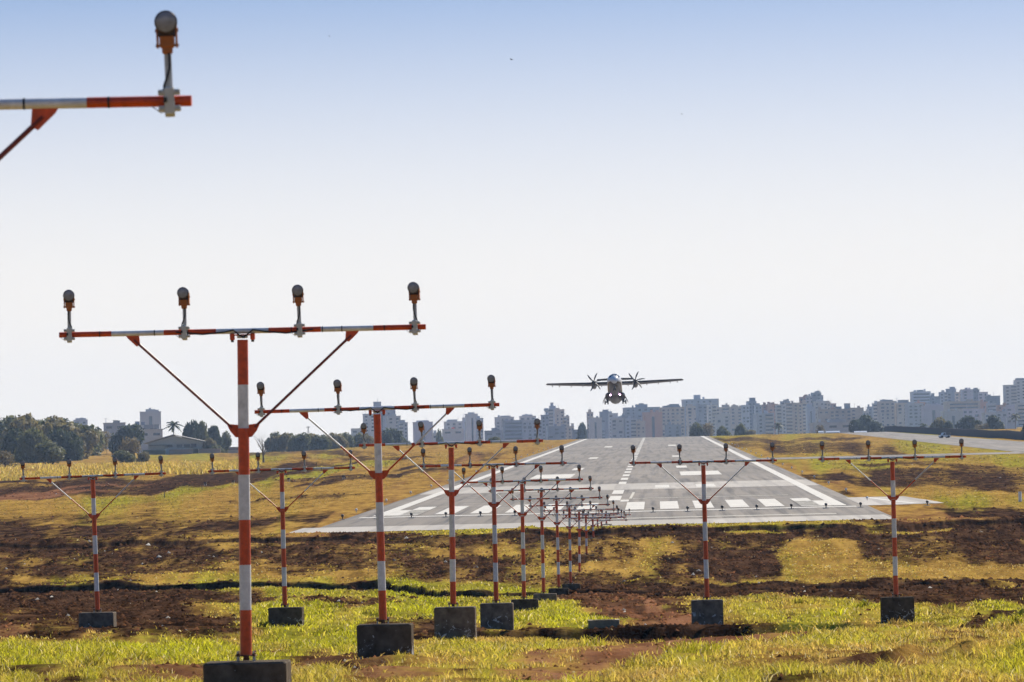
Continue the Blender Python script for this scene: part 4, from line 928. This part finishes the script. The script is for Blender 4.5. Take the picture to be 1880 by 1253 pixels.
def building(x0, x1, top, Y, c, style, label, roof=(), bottom=None, yaw=None, roofc=None):
    """facade between photo columns x0..x1, parapet at row top, at distance Y. roof: (x0, x1, top) blocks standing on it"""
    k = Y / F; xc = (x0 + x1) / 2; p = on_ground(xc, Y, -.5); W = (x1 - x0) * k; H = ray(xc, top, Y).z - p.z; D = max(8, min(18, W * bk.uniform(.7, 1.1)))
    yw = R(bk.uniform(1.5, 10)) if yaw is None else R(yaw)
    t = thing('apartment_building' if style != 'low' else 'low_building', label, 'building', (p.x, p.y, p.z), yw, 'buildings of the distant city')
    if style == 'grid' and bk.random() < .3: style = 'balconies'
    v_ = bk.uniform(.78, 1.15); wm = wallmat(tuple(min(.8, q * v_ * f_) for q, f_ in zip(c, (.95, .96, 1.03)))); W2 = (W - D * abs(math.sin(yw)) * .6) if W > 12 else W; W2 = max(W2, W * .88) * 1.05
    m = MB(); m.box((0, D / 2, H / 2), (W2, D, H), 0)
    m.box((0, D / 2, H + .3), (W2 + .5, D + .5, .6), 0)                       # parapet
    if style in ('fins', 'plain') and W2 > 9:                                  # projecting bays and a recess, part of the shell
        nb = max(2, int(W2 / 6))
        for i in range(nb): m.box((-W2 / 2 + (i + .5) * W2 / nb, -.35, H / 2 - .8), (W2 / nb * .5, .7, H - 1.6), 0)
    m.build('wall', wm, t)
    for (a0, a1, tt) in roof:
        w_ = (a1 - a0) * k; h_ = max(1.0, ray(xc, tt, Y).z - p.z - H - .6); m = MB(); m.box((0, 0, h_ / 2), (w_, min(D * .7, max(w_, 4)), h_), 0); m.box((0, 0, h_ + .15), (w_ + .5, min(D * .7, max(w_, 4)) + .5, .3), 0)
        m.build('roof_block', wallmat(roofc) if roofc else wm, t, (((a0 + a1) / 2 - xc) * k, D * .45, H + .6))
    for q in range(bk.choice((1, 2, 2, 3))):                                   # plant rooms and aerials on the roof
        x_ = bk.uniform(-.4, .4) * W2; a_, b_ = bk.uniform(1.2, 3), bk.uniform(.9, 2.2); m = MB()
        if bk.random() < .65: m.box((0, 0, b_ / 2), (a_, 2, b_), 0); m.box((0, 0, b_ + .1), (a_ + .3, 2.3, .2), 0)
        else: m.tube([(0, 0, 0), (0, 0, b_ * 2)], .12, 0, 5); m.tube([(-.8, 0, b_ * 1.7), (.8, 0, b_ * 1.7)], .07, 0, 4)
        m.build('plant_room' if len(m.v) < 20 else 'roof_aerial', wm, t, (x_, D * bk.uniform(.1, .6), H + .6))
    hid = max(0, (.0104 * Y - 8) - p.z)                                        # the crest hides this much
    z = H - 2.2; fl = 3.1
    if style == 'grid' or style == 'plain':
        nc_ = max(2, min(6, int(W2 / 4.2))); skip = 1 if H - hid < 45 else 1
        while z > hid and len([c_ for c_ in t.children if c_.name.startswith('window')]) < 54:
            for i in range(nc_):
                if bk.random() < .16: continue
                x_ = -W2 / 2 + (i + .5) * W2 / nc_
                if style == 'plain' and i % 2 == 0: 
                    o = link('window', UW, t, (x_, -.72, z))
                else: o = link('window', UW, t, (x_, -.02, z))
                o.scale = (min(2.4, W2 / nc_ * .5) * bk.choice((.6, 1, 1, 1.25)), 1, bk.choice((1.2, 1.5, 1.5, 1.9)))
            z -= fl * skip
    elif style == 'bands':
        while z > hid:
            o = link('window', UW, t, (0, -.02, z)); o.scale = (W2 * .86, 1, 1.35)
            z -= fl
    elif style == 'balconies':
        s_ = bk.choice((-1, 1)); bw = W2 * .46
        while z > hid:
            o = link('balcony', UB, t, (s_ * W2 * .22, -.6, z - .55)); o.scale = (bw, 1.2, 1.15)
            o = link('window', UW, t, (s_ * W2 * .22, -.02, z + .8)); o.scale = (bw * .95, 1, 1.2)
            o = link('window', UW, t, (-s_ * W2 * .28, -.02, z)); o.scale = (min(2.2, W2 * .2), 1, 1.4)
            z -= fl
    elif style == 'fins':
        nb = max(2, int(W2 / 6)); 
        for i in range(nb + 1):
            if i == 0 or i == nb: continue
            o = link('window', UW, t, (-W2 / 2 + i * W2 / nb, -.02, (H + hid) / 2 - 1.5)); o.scale = (W2 / nb * .28, 1, max(3, H - hid - 4))
    elif style == 'low':
        for i in range(max(2, int(W2 / 7))):
            n_ = max(2, int(W2 / 7)); o = link('window', UW, t, (-W2 / 2 + (i + .5) * W2 / n_, -.02, H - 2.4)); o.scale = (W2 / n_ * .55, 1, 1.4)
    return t
CITY = [
 (137, 163, 772, 4600, PB, 'grid', 'small pale block peeping over the left wood', [(141, 160, 769)]),
 (192, 232, 778, 3300, PB, 'low', 'long low grey building behind the wide dark tree', [(211, 222, 774)]),
 (232, 293, 782, 3350, GB, 'low', 'low dark roofed building at the foot of the lone left tower', []),
 (259, 298, 757, 4500, WH, 'fins', 'lone white tower above the house at left', [(270, 287, 752), (276, 280, 749.5)]),
 (255, 300, 790, 3000, WH, 'low', 'pale low building between the lone left tower and the house', []),
 (647, 672, 788, 4500, WH, 'low', 'low white block left of the second striped pole', []),
 (669, 692, 761, 4800, WH, 'grid', 'white block on the left flank of the tall stepped tower', []),
 (690, 729, 751, 4900, PB, 'fins', 'tall stepped white tower with an antenna on top', [(690, 703, 738), (703, 722, 746)]),
 (714, 737, 765, 4700, WH, 'grid', 'white block on the right flank of the tall stepped tower', [(718, 730, 762)]),
 (734, 750, 777, 4650, PB, 'grid', 'lower right shoulder block of the tall stepped tower', [(737, 746, 772)]),
 (762, 797, 776, 4800, LI, 'fins', 'pale lilac block with a flat roof left of the red sign', [(768, 790, 773)]),
 (796, 812, 797, 4300, WH, 'low', 'small low white house right of the pale lilac block', []),
 (814, 852, 789, 4300, WH, 'low', 'low white building that carries the red sign', []),
 (819, 852, 775, 4900, WH, 'grid', 'white block behind the red sign', [(826, 842, 771)]),
 (851, 861, 768, 4900, PB, 'fins', 'slim strip tower left of the white tower beside the third pole', []),
 (859, 879, 761, 4850, WH, 'fins', 'tall white tower just right of the red sign building', [(863, 874, 759)]),
 (877, 889, 769, 4800, PB, 'grid', 'narrow right wing of the white tower near the third pole', []),
 (892, 924, 792, 4300, GB, 'low', 'low dark grey building in front of the blue grey offices', [(905, 918, 789)]),
 (912, 946, 767, 5100, WH, 'grid', 'pale rear block behind the blue grey offices', [(922, 940, 764.5)]),
 (926, 962, 773, 4400, GB, 'bands', 'blue grey office block with dark window bands', []),
 (957, 986, 765, 5100, WH, 'grid', 'pale rear block left of the beige spire building', [(962, 980, 763)]),
 (960, 998, 773, 4400, PB, 'grid', 'white office front with rows of square windows left of the beige spire', []),
 (997, 1009, 763, 4700, GB, 'plain', 'narrow dark block carrying the mushroom water tank', []),
 (1009, 1026, 751, 4900, PB, 'grid', 'tall stepped spire tower right of the mushroom water tank', [(1012, 1023, 746), (1014, 1019, 740)]),
 (1022, 1038, 753, 4800, BE, 'plain', 'beige tower against the right side of the spire', []),
 (1036, 1047, 766, 4750, BE, 'grid', 'beige lower block stepping down from the spire', [(1042, 1046, 764)]),
 (1007, 1040, 784, 4400, GB, 'grid', 'grey blue front block below the spire tower', []),
 (1045, 1055, 784, 4500, BE, 'grid', 'small beige block at the right foot of the spire', []),
 (1054, 1082, 790, 4300, GB, 'low', 'low dark building in the gap under the aeroplane', []),
 (1080, 1091, 758, 4800, BE, 'plain', 'thin beige tower at the left end of the main city row', [(1083, 1087, 756)]),
 (1084, 1106, 768, 4600, WH, 'fins', 'white ribbed block below the aeroplane, left half', []),
 (1104, 1125, 757, 4900, GB, 'plain', 'dark tower directly below the aeroplane', [(1109, 1119, 753)]),
 (1120, 1136, 760, 4850, PB, 'grid', 'pale block right of the dark tower below the aeroplane', []),
 (1124, 1146, 769, 4500, WH, 'grid', 'white block with rows of windows below the right wing root', []),
 (1143, 1152, 764, 4700, GB, 'plain', 'thin dark tower left of the broad grey block', []),
 (1150, 1214, 749, 5200, GB, 'plain', 'broad grey block with a rounded roof hump right of the aeroplane', [(1172, 1192, 743), (1178, 1186, 741)]),
 (1150, 1170, 770, 4500, PB, 'balconies', 'pale balcony block in front of the broad grey block', []),
 (1170, 1186, 775, 4500, BE, 'grid', 'beige block in the middle under the broad grey block', []),
 (1184, 1218, 758, 4700, SA, 'fins', 'salmon ribbed tower block right of the broad grey block', []),
 (1216, 1259, 749, 4800, BE, 'grid', 'beige block with three rows of dark square windows', [(1221, 1252, 746), (1233, 1250, 742.5)]),
 (1224, 1252, 781, 4400, GB, 'grid', 'grey lower front of the beige square window block', []),
 (1258, 1322, 734, 5300, PB, 'plain', 'tall wide pale block with a square tank on its roof', [(1278.5, 1290, 725.5)]),
 (1264, 1283, 747, 4900, BE, 'grid', 'beige narrow block in front of the tall wide tank block', [(1268, 1274, 743)]),
 (1282, 1313, 744, 4850, GB, 'plain', 'dark blue grey slab in front of the tall wide tank block', []),
 (1302, 1318, 745, 4800, WH, 'balconies', 'white balcony tower attached to the dark blue grey slab', []),
 (1313, 1344, 749, 5000, BE, 'grid', 'grey beige block with a small mast right of the balcony tower', [(1330, 1342, 744), (1337, 1339, 741)]),
 (1316, 1342, 762, 4500, WH, 'grid', 'white low block with reddish centre panel', []),
 (1342, 1366, 748, 4950, BE, 'grid', 'beige block with ragged roof left of the slim tank tower', [(1346, 1358, 745.5)]),
 (1365, 1378, 745, 4900, PB, 'plain', 'left wing of the slim tower with the tall tank', []),
 (1376, 1391, 738, 4950, GB, 'plain', 'slim tower with a tall tank, left of the palm', [(1380, 1390, 731)]),
 (1389, 1401, 745, 4900, PB, 'grid', 'right wing of the slim tower with the tall tank', []),
 (1390, 1424, 760, 4500, PB, 'balconies', 'pale blue balcony block behind the lone palm', []),
 (1403, 1416, 744, 5000, RD, 'plain', 'red brown narrow tower above the pale blue balcony block', []),
 (1414, 1430, 743, 4950, SA, 'grid', 'salmon tower next to the red brown one', [(1418, 1422, 741)]),
 (1428, 1445, 744, 4700, WH, 'balconies', 'white and salmon balcony tower above the palm', []),
 (1436, 1453, 738, 5000, GB, 'plain', 'dark roofed grey block behind the white balcony tower', [(1442, 1451, 735.5)]),
 (1444, 1469, 741, 4800, BE, 'balconies', 'beige balcony block left of the highest dark tower', []),
 (1468, 1484, 741, 4750, TN, 'balconies', 'tan balcony block at the foot of the highest dark tower', []),
 (1471, 1484, 730, 5200, RD, 'plain', 'reddish top tower left beside the highest dark tower', []),
 (1482, 1496, 728, 5200, LI, 'grid', 'lilac tower between the reddish top and the highest tower', []),
 (1494, 1510, 722, 5200, GB, 'plain', 'highest dark tower of the middle city with a roof tank', [(1500, 1504, 719.5)]),
 (1508, 1514, 727, 5200, GB, 'plain', 'narrow right shoulder of the highest dark tower', []),
 (1484, 1498, 748, 4700, PB, 'fins', 'pale ribbed tower below the highest dark tower', []),
 (1498, 1516, 738, 4850, WH, 'grid', 'white block in front of the highest dark tower', []),
 (1513, 1527, 740, 4900, BE, 'grid', 'beige block with an open roof frame right of the highest tower', [(1515, 1526, 737)]),
 (1525, 1537, 742, 5000, RD, 'plain', 'reddish grey block right of the open roof frame', []),
 (1504, 1535, 753, 4600, TN, 'grid', 'tan block with red lettering band right of the pale ribbed tower', []),
 (1533, 1566, 752, 4700, BR, 'plain', 'brown dark slab behind the big dome tree, left part', [(1539, 1548, 747), (1554, 1564, 741.5)]),
 (1563, 1587, 750, 4700, BG, 'plain', 'beige long block above the big dome tree', []),
 (1586, 1597, 756, 4700, WH, 'grid', 'low pale block above the right side of the dome tree', []),
 (1596, 1607, 748, 4900, GB, 'plain', 'blue grey block in the dip of the skyline right of the dome tree', []),
 (1605, 1619, 742, 4850, PB, 'balconies', 'pale block with red balcony corners right of the skyline dip', []),
 (1617, 1646, 738, 4800, BE, 'grid', 'beige block with dotted windows, left of the dark slot', [(1622, 1642, 736.5)]),
 (1644, 1650, 740, 4850, GB, 'plain', 'dark narrow slot building between two beige blocks', []),
 (1649, 1669, 741, 4800, BE, 'grid', 'beige block with dotted windows, right of the dark slot', [(1653, 1671, 735)]),
 (1668, 1698, 742, 4700, PB, 'grid', 'bluish block right of the beige dotted pair', []),
 (1494, 1567, 777, 3600, WH, 'low', 'long pale low building left of the big dome tree', [(1525, 1556, 771)]),
 (1677, 1711, 720, 5300, PB, 'bands', 'tall pale block with dark cornice and roof box', [(1688, 1699, 716.5)]),
 (1710, 1729, 729, 5300, GB, 'plain', 'lower grey block right of the dark cornice tower', [(1713, 1718, 722.5)]),
 (1684, 1700, 740, 4900, SA, 'grid', 'pinkish block at the foot of the dark cornice tower', []),
 (1697, 1734, 746, 4600, LI, 'fins', 'lilac ribbed block above the squat palm', [(1712, 1728, 744)]),
 (1728, 1744, 721, 5300, PB, 'balconies', 'left wing of the hilltop block with a square tank', []),
 (1741, 1757, 715, 5300, GB, 'plain', 'hilltop block with the square dark tank', [(1747, 1756, 711)]),
 (1755, 1771, 721, 5300, BE, 'grid', 'beige wing right of the square dark tank', []),
 (1769, 1791, 716, 5250, LI, 'plain', 'flat topped hilltop block left of the domed stair tower', []),
 (1789, 1800, 716, 5250, GB, 'plain', 'narrow stair tower with rounded cap on the hilltop', [(1791, 1798, 713)]),
 (1798, 1815, 721, 5250, LI, 'grid', 'lower right wing of the hilltop group', []),
 (1740, 1802, 738, 4800, TN, 'bands', 'wide tan block with dark horizontal window bands', []),
 (1733, 1770, 756, 4400, WH, 'fins', 'pale ribbed low block above the olive tree', []),
 (1767, 1810, 752, 4450, LI, 'plain', 'pale lilac low block above the wide dark tree', []),
 (1800, 1816, 739, 4850, SA, 'fins', 'salmon tower right of the wide tan block', []),
 (1814, 1838, 728, 5100, GB, 'plain', 'dark tree green grey block left of the white balcony tower', []),
 (1814, 1830, 742, 4700, PB, 'bands', 'pale banded block right of the salmon tower', []),
 (1808, 1838, 759, 4300, WH, 'grid', 'low white block left of the tall right palm', []),
 (1833, 1850, 745, 4600, SA, 'grid', 'salmon low block below the white balcony tower', []),
 (1830, 1850, 757, 4300, PB, 'low', 'small pale house behind the tall right palm', []),
 (1847, 1869, 708, 5100, WH, 'balconies', 'white balcony tower near the right edge', []),
 (1866, 1892, 699, 5200, WH, 'balconies', 'tallest tower at the right edge with a dark domed top', [(1868, 1890, 695)]),
 (1848, 1872, 748, 4500, LI, 'grid', 'pale block below the white balcony tower', [(1850, 1862, 745)]),
 (1869, 1895, 742, 4400, WH, 'grid', 'pale flats at the right edge behind the tall palm', []),
 (1850, 1866, 768, 4000, PB, 'low', 'low grey house left of the tall right palm', []),
]
rng_b = []
for q in CITY:
    building(*q[:7], roof=q[7], roofc=GB if 'dark' in q[6] else None)
# mushroom water tank, antenna, sign
def on_roof(px, top, Y): return ray(px, top, Y)
p = ray(1003, 763, 4700); k = 4700 / F
t = thing('water_tank', 'mushroom shaped water tank on a thin stem above the narrow dark block', 'water tank', p)
m = MB(); m.tube([(0, 6, -1), (0, 6, 3.2)], .9, 0, 10); m.build('stem', wallmat(GB), t)
m = MB(); m.tube([(0, 6, z_) for z_ in (3.0, 4.0, 5.4, 6.4)], [.9, 2.2, 2.3, 1.5], 0, 14); m.build('tank', wallmat(GB), t)
p = ray(693, 738, 4900); m = MB(); m.tube([(0, 5, -.5), (0, 5, 3)], .16, 0, 6); m.tube([(0, 5, 2.8), (0, 5, 5)], .08, 0, 6); m.box((0, 5, 1.2), (1.4, .1, .15)); tag(m.build('roof_antenna', MT['grey'], None, p), 'thin antenna mast on top of the tall stepped tower', 'antenna')
p = ray(831, 789.5, 4310); k = 4310 / F
m = MB(); m.prism([(-3 * k, 4.5 * k), (3.2 * k, 4.5 * k), (3.2 * k, -2.6 * k), (1 * k, -2.6 * k), (1 * k, 1.6 * k), (-3 * k, 1.6 * k)], 'y', 3.0, 3.4); m.box((-2.2 * k, 3.2, -.6 * k), (1.8 * k, .3, 2 * k)); 
for s in (-1, 1): m.box((s * 1.6 * k, 3.6, -2 * k), (.3, .3, 5 * k), 1)
tag(m.build('roof_sign', [mat('sign_red', (.62, .07, .03), .5), MT['grey']], None, p), 'red angular sign on the roof of the low white building', 'sign')
p = spot(567, 806); h = ray(567, 771 + 12, p.y).z - p.z
p = on_ground(567, 2420); h = ray(567, 783, 2420).z - p.z; m = MB()
for s in ((-.5, -.5), (.5, -.5), (0, .6)): m.tube([(s[0], s[1], 0), (s[0] * .4, s[1] * .4, h)], .07, 0, 6)
m.box((0, 0, h * .97), (1.8, 1.8, .25)); m.box((0, 0, h * .8), (1.3, 1.3, .12)); tag(m.build('antenna_mast', MT['grey'], None, p), 'thin lattice antenna rising behind the far hedge', 'antenna')

# ------------------------------------------------------------------ house, walls, lamps, vehicles on the far ground
p = on_ground(322, 2200); k = 2200 / F; zb = ray(322, 830, 2200).z - p.z
t = thing('house', 'wide pale house with a low gabled roof behind the striped poles at left', 'house', (p.x, 2200, p.z), R(0))
W = 100 * k; h0 = ray(322, 813, 2200).z - p.z; h1 = ray(322, 799, 2200).z - p.z
m = MB(); m.prism([(-W * .5, -.5), (W * .5, -.5), (W * .5, h0), (-W * .02, h1 - .3), (-W * .5, h0)], 'y', -.0, 14); m.build('wall', wallmat((.52, .50, .45)), t)
tile = mat('pale_roof_sheet', (.60, .52, .44), .6, noise=(.4, .25))
m = MB(); m.prism([(-W * .58, h0 - .25), (-W * .03, h1), (-W * .03, h1 + .3), (-W * .58, h0 + .05)], 'y', -1.2, 15)
m.prism([(-W * .03, h1), (W * .62, h0 - .3), (W * .62, h0), (-W * .03, h1 + .3)], 'y', -1.2, 15); m.build('roof', tile, t)
for (x_, w_, zz, hh) in ((-.12, .14, h0 - 1.3, 1.2), (.08, .10, h0 - 1.4, 1.3), (.22, .12, h0 - 1.4, 1.3), (.34, .1, h0 - 1.4, 1.6)):
    m = MB(); m.box((W * x_, -.08, zz), (W * w_, .2, hh), 0); m.build('window', WIN, t)
m = MB(); m.box((-W * .30, -.6, h0 - .9), (W * .34, 1.2, .25), 0); m.build('awning', DKS, t)
p = on_ground(283, 2190); m = MB(); m.box((0, 0, 1.1), (42 * k, .5, 2.6), 0, bev=.1)
g_ = tag(m.build('garden_wall', mat('green_wall_paint', (.06, .09, .075), .8, noise=(.5, .3)), None, p), 'dark green garden wall before the left half of the house', 'wall')
p = on_ground(358, 2195); m = MB(); m.box((0, 0, 1.0), (92 * k, .4, 2.4), 0); m.box((0, 0, 2.3), (93 * k, .6, .2), 0)
for i in range(9): m.box(((-46 + 11.5 * i) * k, -.1, 1.1), (.5, .5, 2.7), 0)
tag(m.build('boundary_wall', wallmat((.36, .27, .23)), None, p), 'long pinkish boundary wall right of the house', 'wall')
p = on_ground(360, 2150); m = MB(); m.box((0, 0, 1.0), (10 * k, 1.6, 1.9), 0, bev=.1); m.box((0, 0, 2.05), (10.4 * k, 1.7, .2), 0, bev=.05)
tag(m.build('waste_skip', MT['black'], None, p), 'dark waste skip before the boundary wall', 'skip')
p = on_ground(425, 2420); t = thing('house', 'small reddish roofed house half hidden behind the large striped pole', 'house', p, R(6)); k2 = 2420 / F; m = MB(); m.box((0, 3, 1.6), (44 * k2, 8, 3.4), 0); m.build('wall', wallmat((.5, .42, .4)), t)
m = MB(); m.prism([(-24 * k2, 3.2), (24 * k2, 3.2), (19 * k2, 4.6), (-19 * k2, 4.6)], 'y', -1.5, 7.5); m.build('roof', mat('dull_tile', (.3, .2, .16), .8, noise=(.5, .3)), t)
def lamp_post(px, top, base, label, arm, Y=None):
    p = spot(px, base) if Y is None else on_ground(px, Y); k = p.y / F; h = ray(px, top, p.y).z - p.z
    t = thing('street_lamp', label, 'street lamp', p, 0, 'street lamps at left')
    m = MB(); m.tube([(0, 0, -.2), (0, 0, h * .97)], [.16, .1], 0, 8); m.build('post', mat('lamp_post_concrete', (.45, .43, .4), .8), t)
    m = MB(); m.tube([(0, 0, h * .95), (arm * .4, 0, h * 1.04), (arm, 0, h * 1.08)], .07, 0, 8); m.box((arm * 1.15, 0, h * 1.085), (abs(arm) * .5, .3, .18), 0, bev=.04); m.build('lamp_head', MT['steelwhite'], t)
lamp_post(56, 797, 841, 'tall pale lamp post in front of the left wood', .9)
lamp_post(209, 800, 822, 'left of two street lamps by the wide dark tree', 2.6, 2300)
lamp_post(231, 798, 822, 'right of two street lamps by the wide dark tree', 2.6, 2280)
# wire fence beside the tall grass
fp = [(130, 837), (150, 836.5), (172, 836), (196, 835.5), (222, 835)]
pts = [spot(*q) for q in fp]
t = thing('wire_fence', 'low wire fence at the foot of the grass bank at left', 'fence', pts[0])
for q in pts:
    m = MB(); v_ = q - pts[0]; m.tube([v_ + Vector((0, 0, -.1)), v_ + Vector((0, 0, 2.0))], .09, 0, 6); m.build('fence_post', MT['drybark'], t)
m = MB()
for z_ in (.7, 1.25, 1.85): m.tube([q - pts[0] + Vector((0, 0, z_)) for q in pts], .03, 0, 4)
m.build('wire', MT['grey'], t)
# long dark wall along the far side of the taxiway
m = MB(); n_ = 22; YW = np.linspace(1400, 2120, n_)
tops, bots = [], []
for i in range(n_ - 1):
    ya, yb = YW[i], YW[i + 1]; xa, xb = 97.5 - (ya - 1400) * .0095, 97.5 - (yb - 1400) * .0095; za, zb = gz(xa, ya) - .3, gz(xb, yb) - .3; h = 2.5
    m.add([(xa, ya, za), (xb, yb, zb), (xb, yb, zb + h), (xa, ya, za + h), (xa + .4, ya, za), (xb + .4, yb, zb), (xb + .4, yb, zb + h), (xa + .4, ya, za + h)], [[0, 1, 2, 3], [5, 4, 7, 6], [3, 2, 6, 7]])
tag(m.build('perimeter_wall', mat('dark_wall', (.055, .05, .055), .9, noise=(.3, .4)), None), 'long dark perimeter wall along the far side of the taxiway', 'wall')
def car_parts(t, Lc, Wc, Hc, body, pick=False):
    m = MB(); h0 = Hc * .55
    if pick: prof = [(-Lc / 2, .35), (Lc / 2, .35), (Lc / 2, h0), (Lc * .08, h0), (Lc * .04, Hc * .98), (-Lc * .16, Hc), (-Lc * .27, h0), (-Lc * .48, h0 * .92), (-Lc / 2, h0 * .6)]
    else: prof = [(-Lc / 2, .3), (Lc / 2, .3), (Lc / 2, h0), (Lc * .36, Hc * .96), (-Lc * .1, Hc), (-Lc * .28, h0), (-Lc * .47, h0 * .9)]
    m.prism(prof, 'y', -Wc / 2, Wc / 2); m.build('body', body, t)
    m = MB(); q = [(-Lc * .23, h0 + .04), (Lc * .02 if pick else Lc * .3, h0 + .04), (Lc * .0 if pick else Lc * .27, Hc * .9), (-Lc * .13, Hc * .9)]; m.prism(q, 'y', -Wc / 2 - .02, Wc / 2 + .02); m.build('side_window', MT['vehglass'], t)
    for x_ in (-Lc * .31, Lc * .31):
        for s in (-1, 1): m = MB(); m.tube([(x_, s * (Wc / 2 - .12), .36), (x_, s * (Wc / 2 + .03), .36)], .37, 0, 14); m.build('wheel', MT['tyre'], t)
p = spot(1734, 803); p = on_ground(1734, 1560)
t = thing('pickup_truck', 'pale pickup truck with a dark load driving on the taxiway', 'truck', p, R(14)); k = 1560 / F
t.location.z += .06
car_parts(t, 19 * k * 1.05, 1.9, 8.0 * k * 1.25, MT['steelwhite'], True)
m = MB(); m.box((1.0, 0, 1.15), (1.5, 1.5, .7), 0, bev=.1); m.build('load', MT['black'], t)
for (px, Y, lab, w_) in ((1771, 2330, 'white car parked at the foot of the wide dark tree', 5.0), (1786, 2335, 'white van parked right of the white car above the taxiway', 4.6), (1751, 2300, 'white car farthest left on the road above the taxiway', 4.2)):
    p = on_ground(px, Y); t = thing('parked_car', lab, 'car', p, R(4), 'cars above the taxiway'); car_parts(t, w_, 1.8, 1.7, MT['steelwhite'])
for (a0, a1, lab) in ((1503, 1513, 'short bright roofed shed on the crest'), (1517, 1542, 'long bright roofed shed on the crest left of the dome tree'), (1569, 1592, 'bright roofed shed at the foot of the big dome tree')):
    Y = 2450; p = on_ground((a0 + a1) / 2, Y); k = Y / F; W = (a1 - a0) * k; top = ray((a0 + a1) / 2, 791.5, Y).z - p.z
    t = thing('shed', lab, 'shed', p, 0, 'bright sheds on the crest'); m = MB(); m.box((0, 3, (top - .6) / 2), (W * .94, 6, top - .6), 0); m.build('wall', wallmat(WH), t)
    m = MB(); m.prism([(-.8, top - 1.1), (3, top), (6.8, top - 1.1), (6.8, top - 1.3), (3, top - .2), (-.8, top - 1.3)], 'x', -W / 2, W / 2); m.build('roof', mat('zinc_roof', (.75, .75, .75), .35, .4), t)

# ------------------------------------------------------------------ air
m = MB(); m.box((0, 3150, 70), (5200, 6500, 190), 0)
hz = m.build('haze', bpy.data.materials.new('haze_air')); tag(hz, kind='stuff', label='pale blue haze over the airfield and city', cat='haze')
hm = hz.data.materials[0]; hm.use_nodes = True; t_ = hm.node_tree; t_.nodes.clear()
vo = t_.nodes.new('ShaderNodeVolumePrincipled'); oo = t_.nodes.new('ShaderNodeOutputMaterial')
vo.inputs['Color'].default_value = (.46, .65, 1.0, 1); vo.inputs['Density'].default_value = 4.6e-5; vo.inputs['Anisotropy'].default_value = .25
t_.links.new(vo.outputs[0], oo.inputs['Volume'])
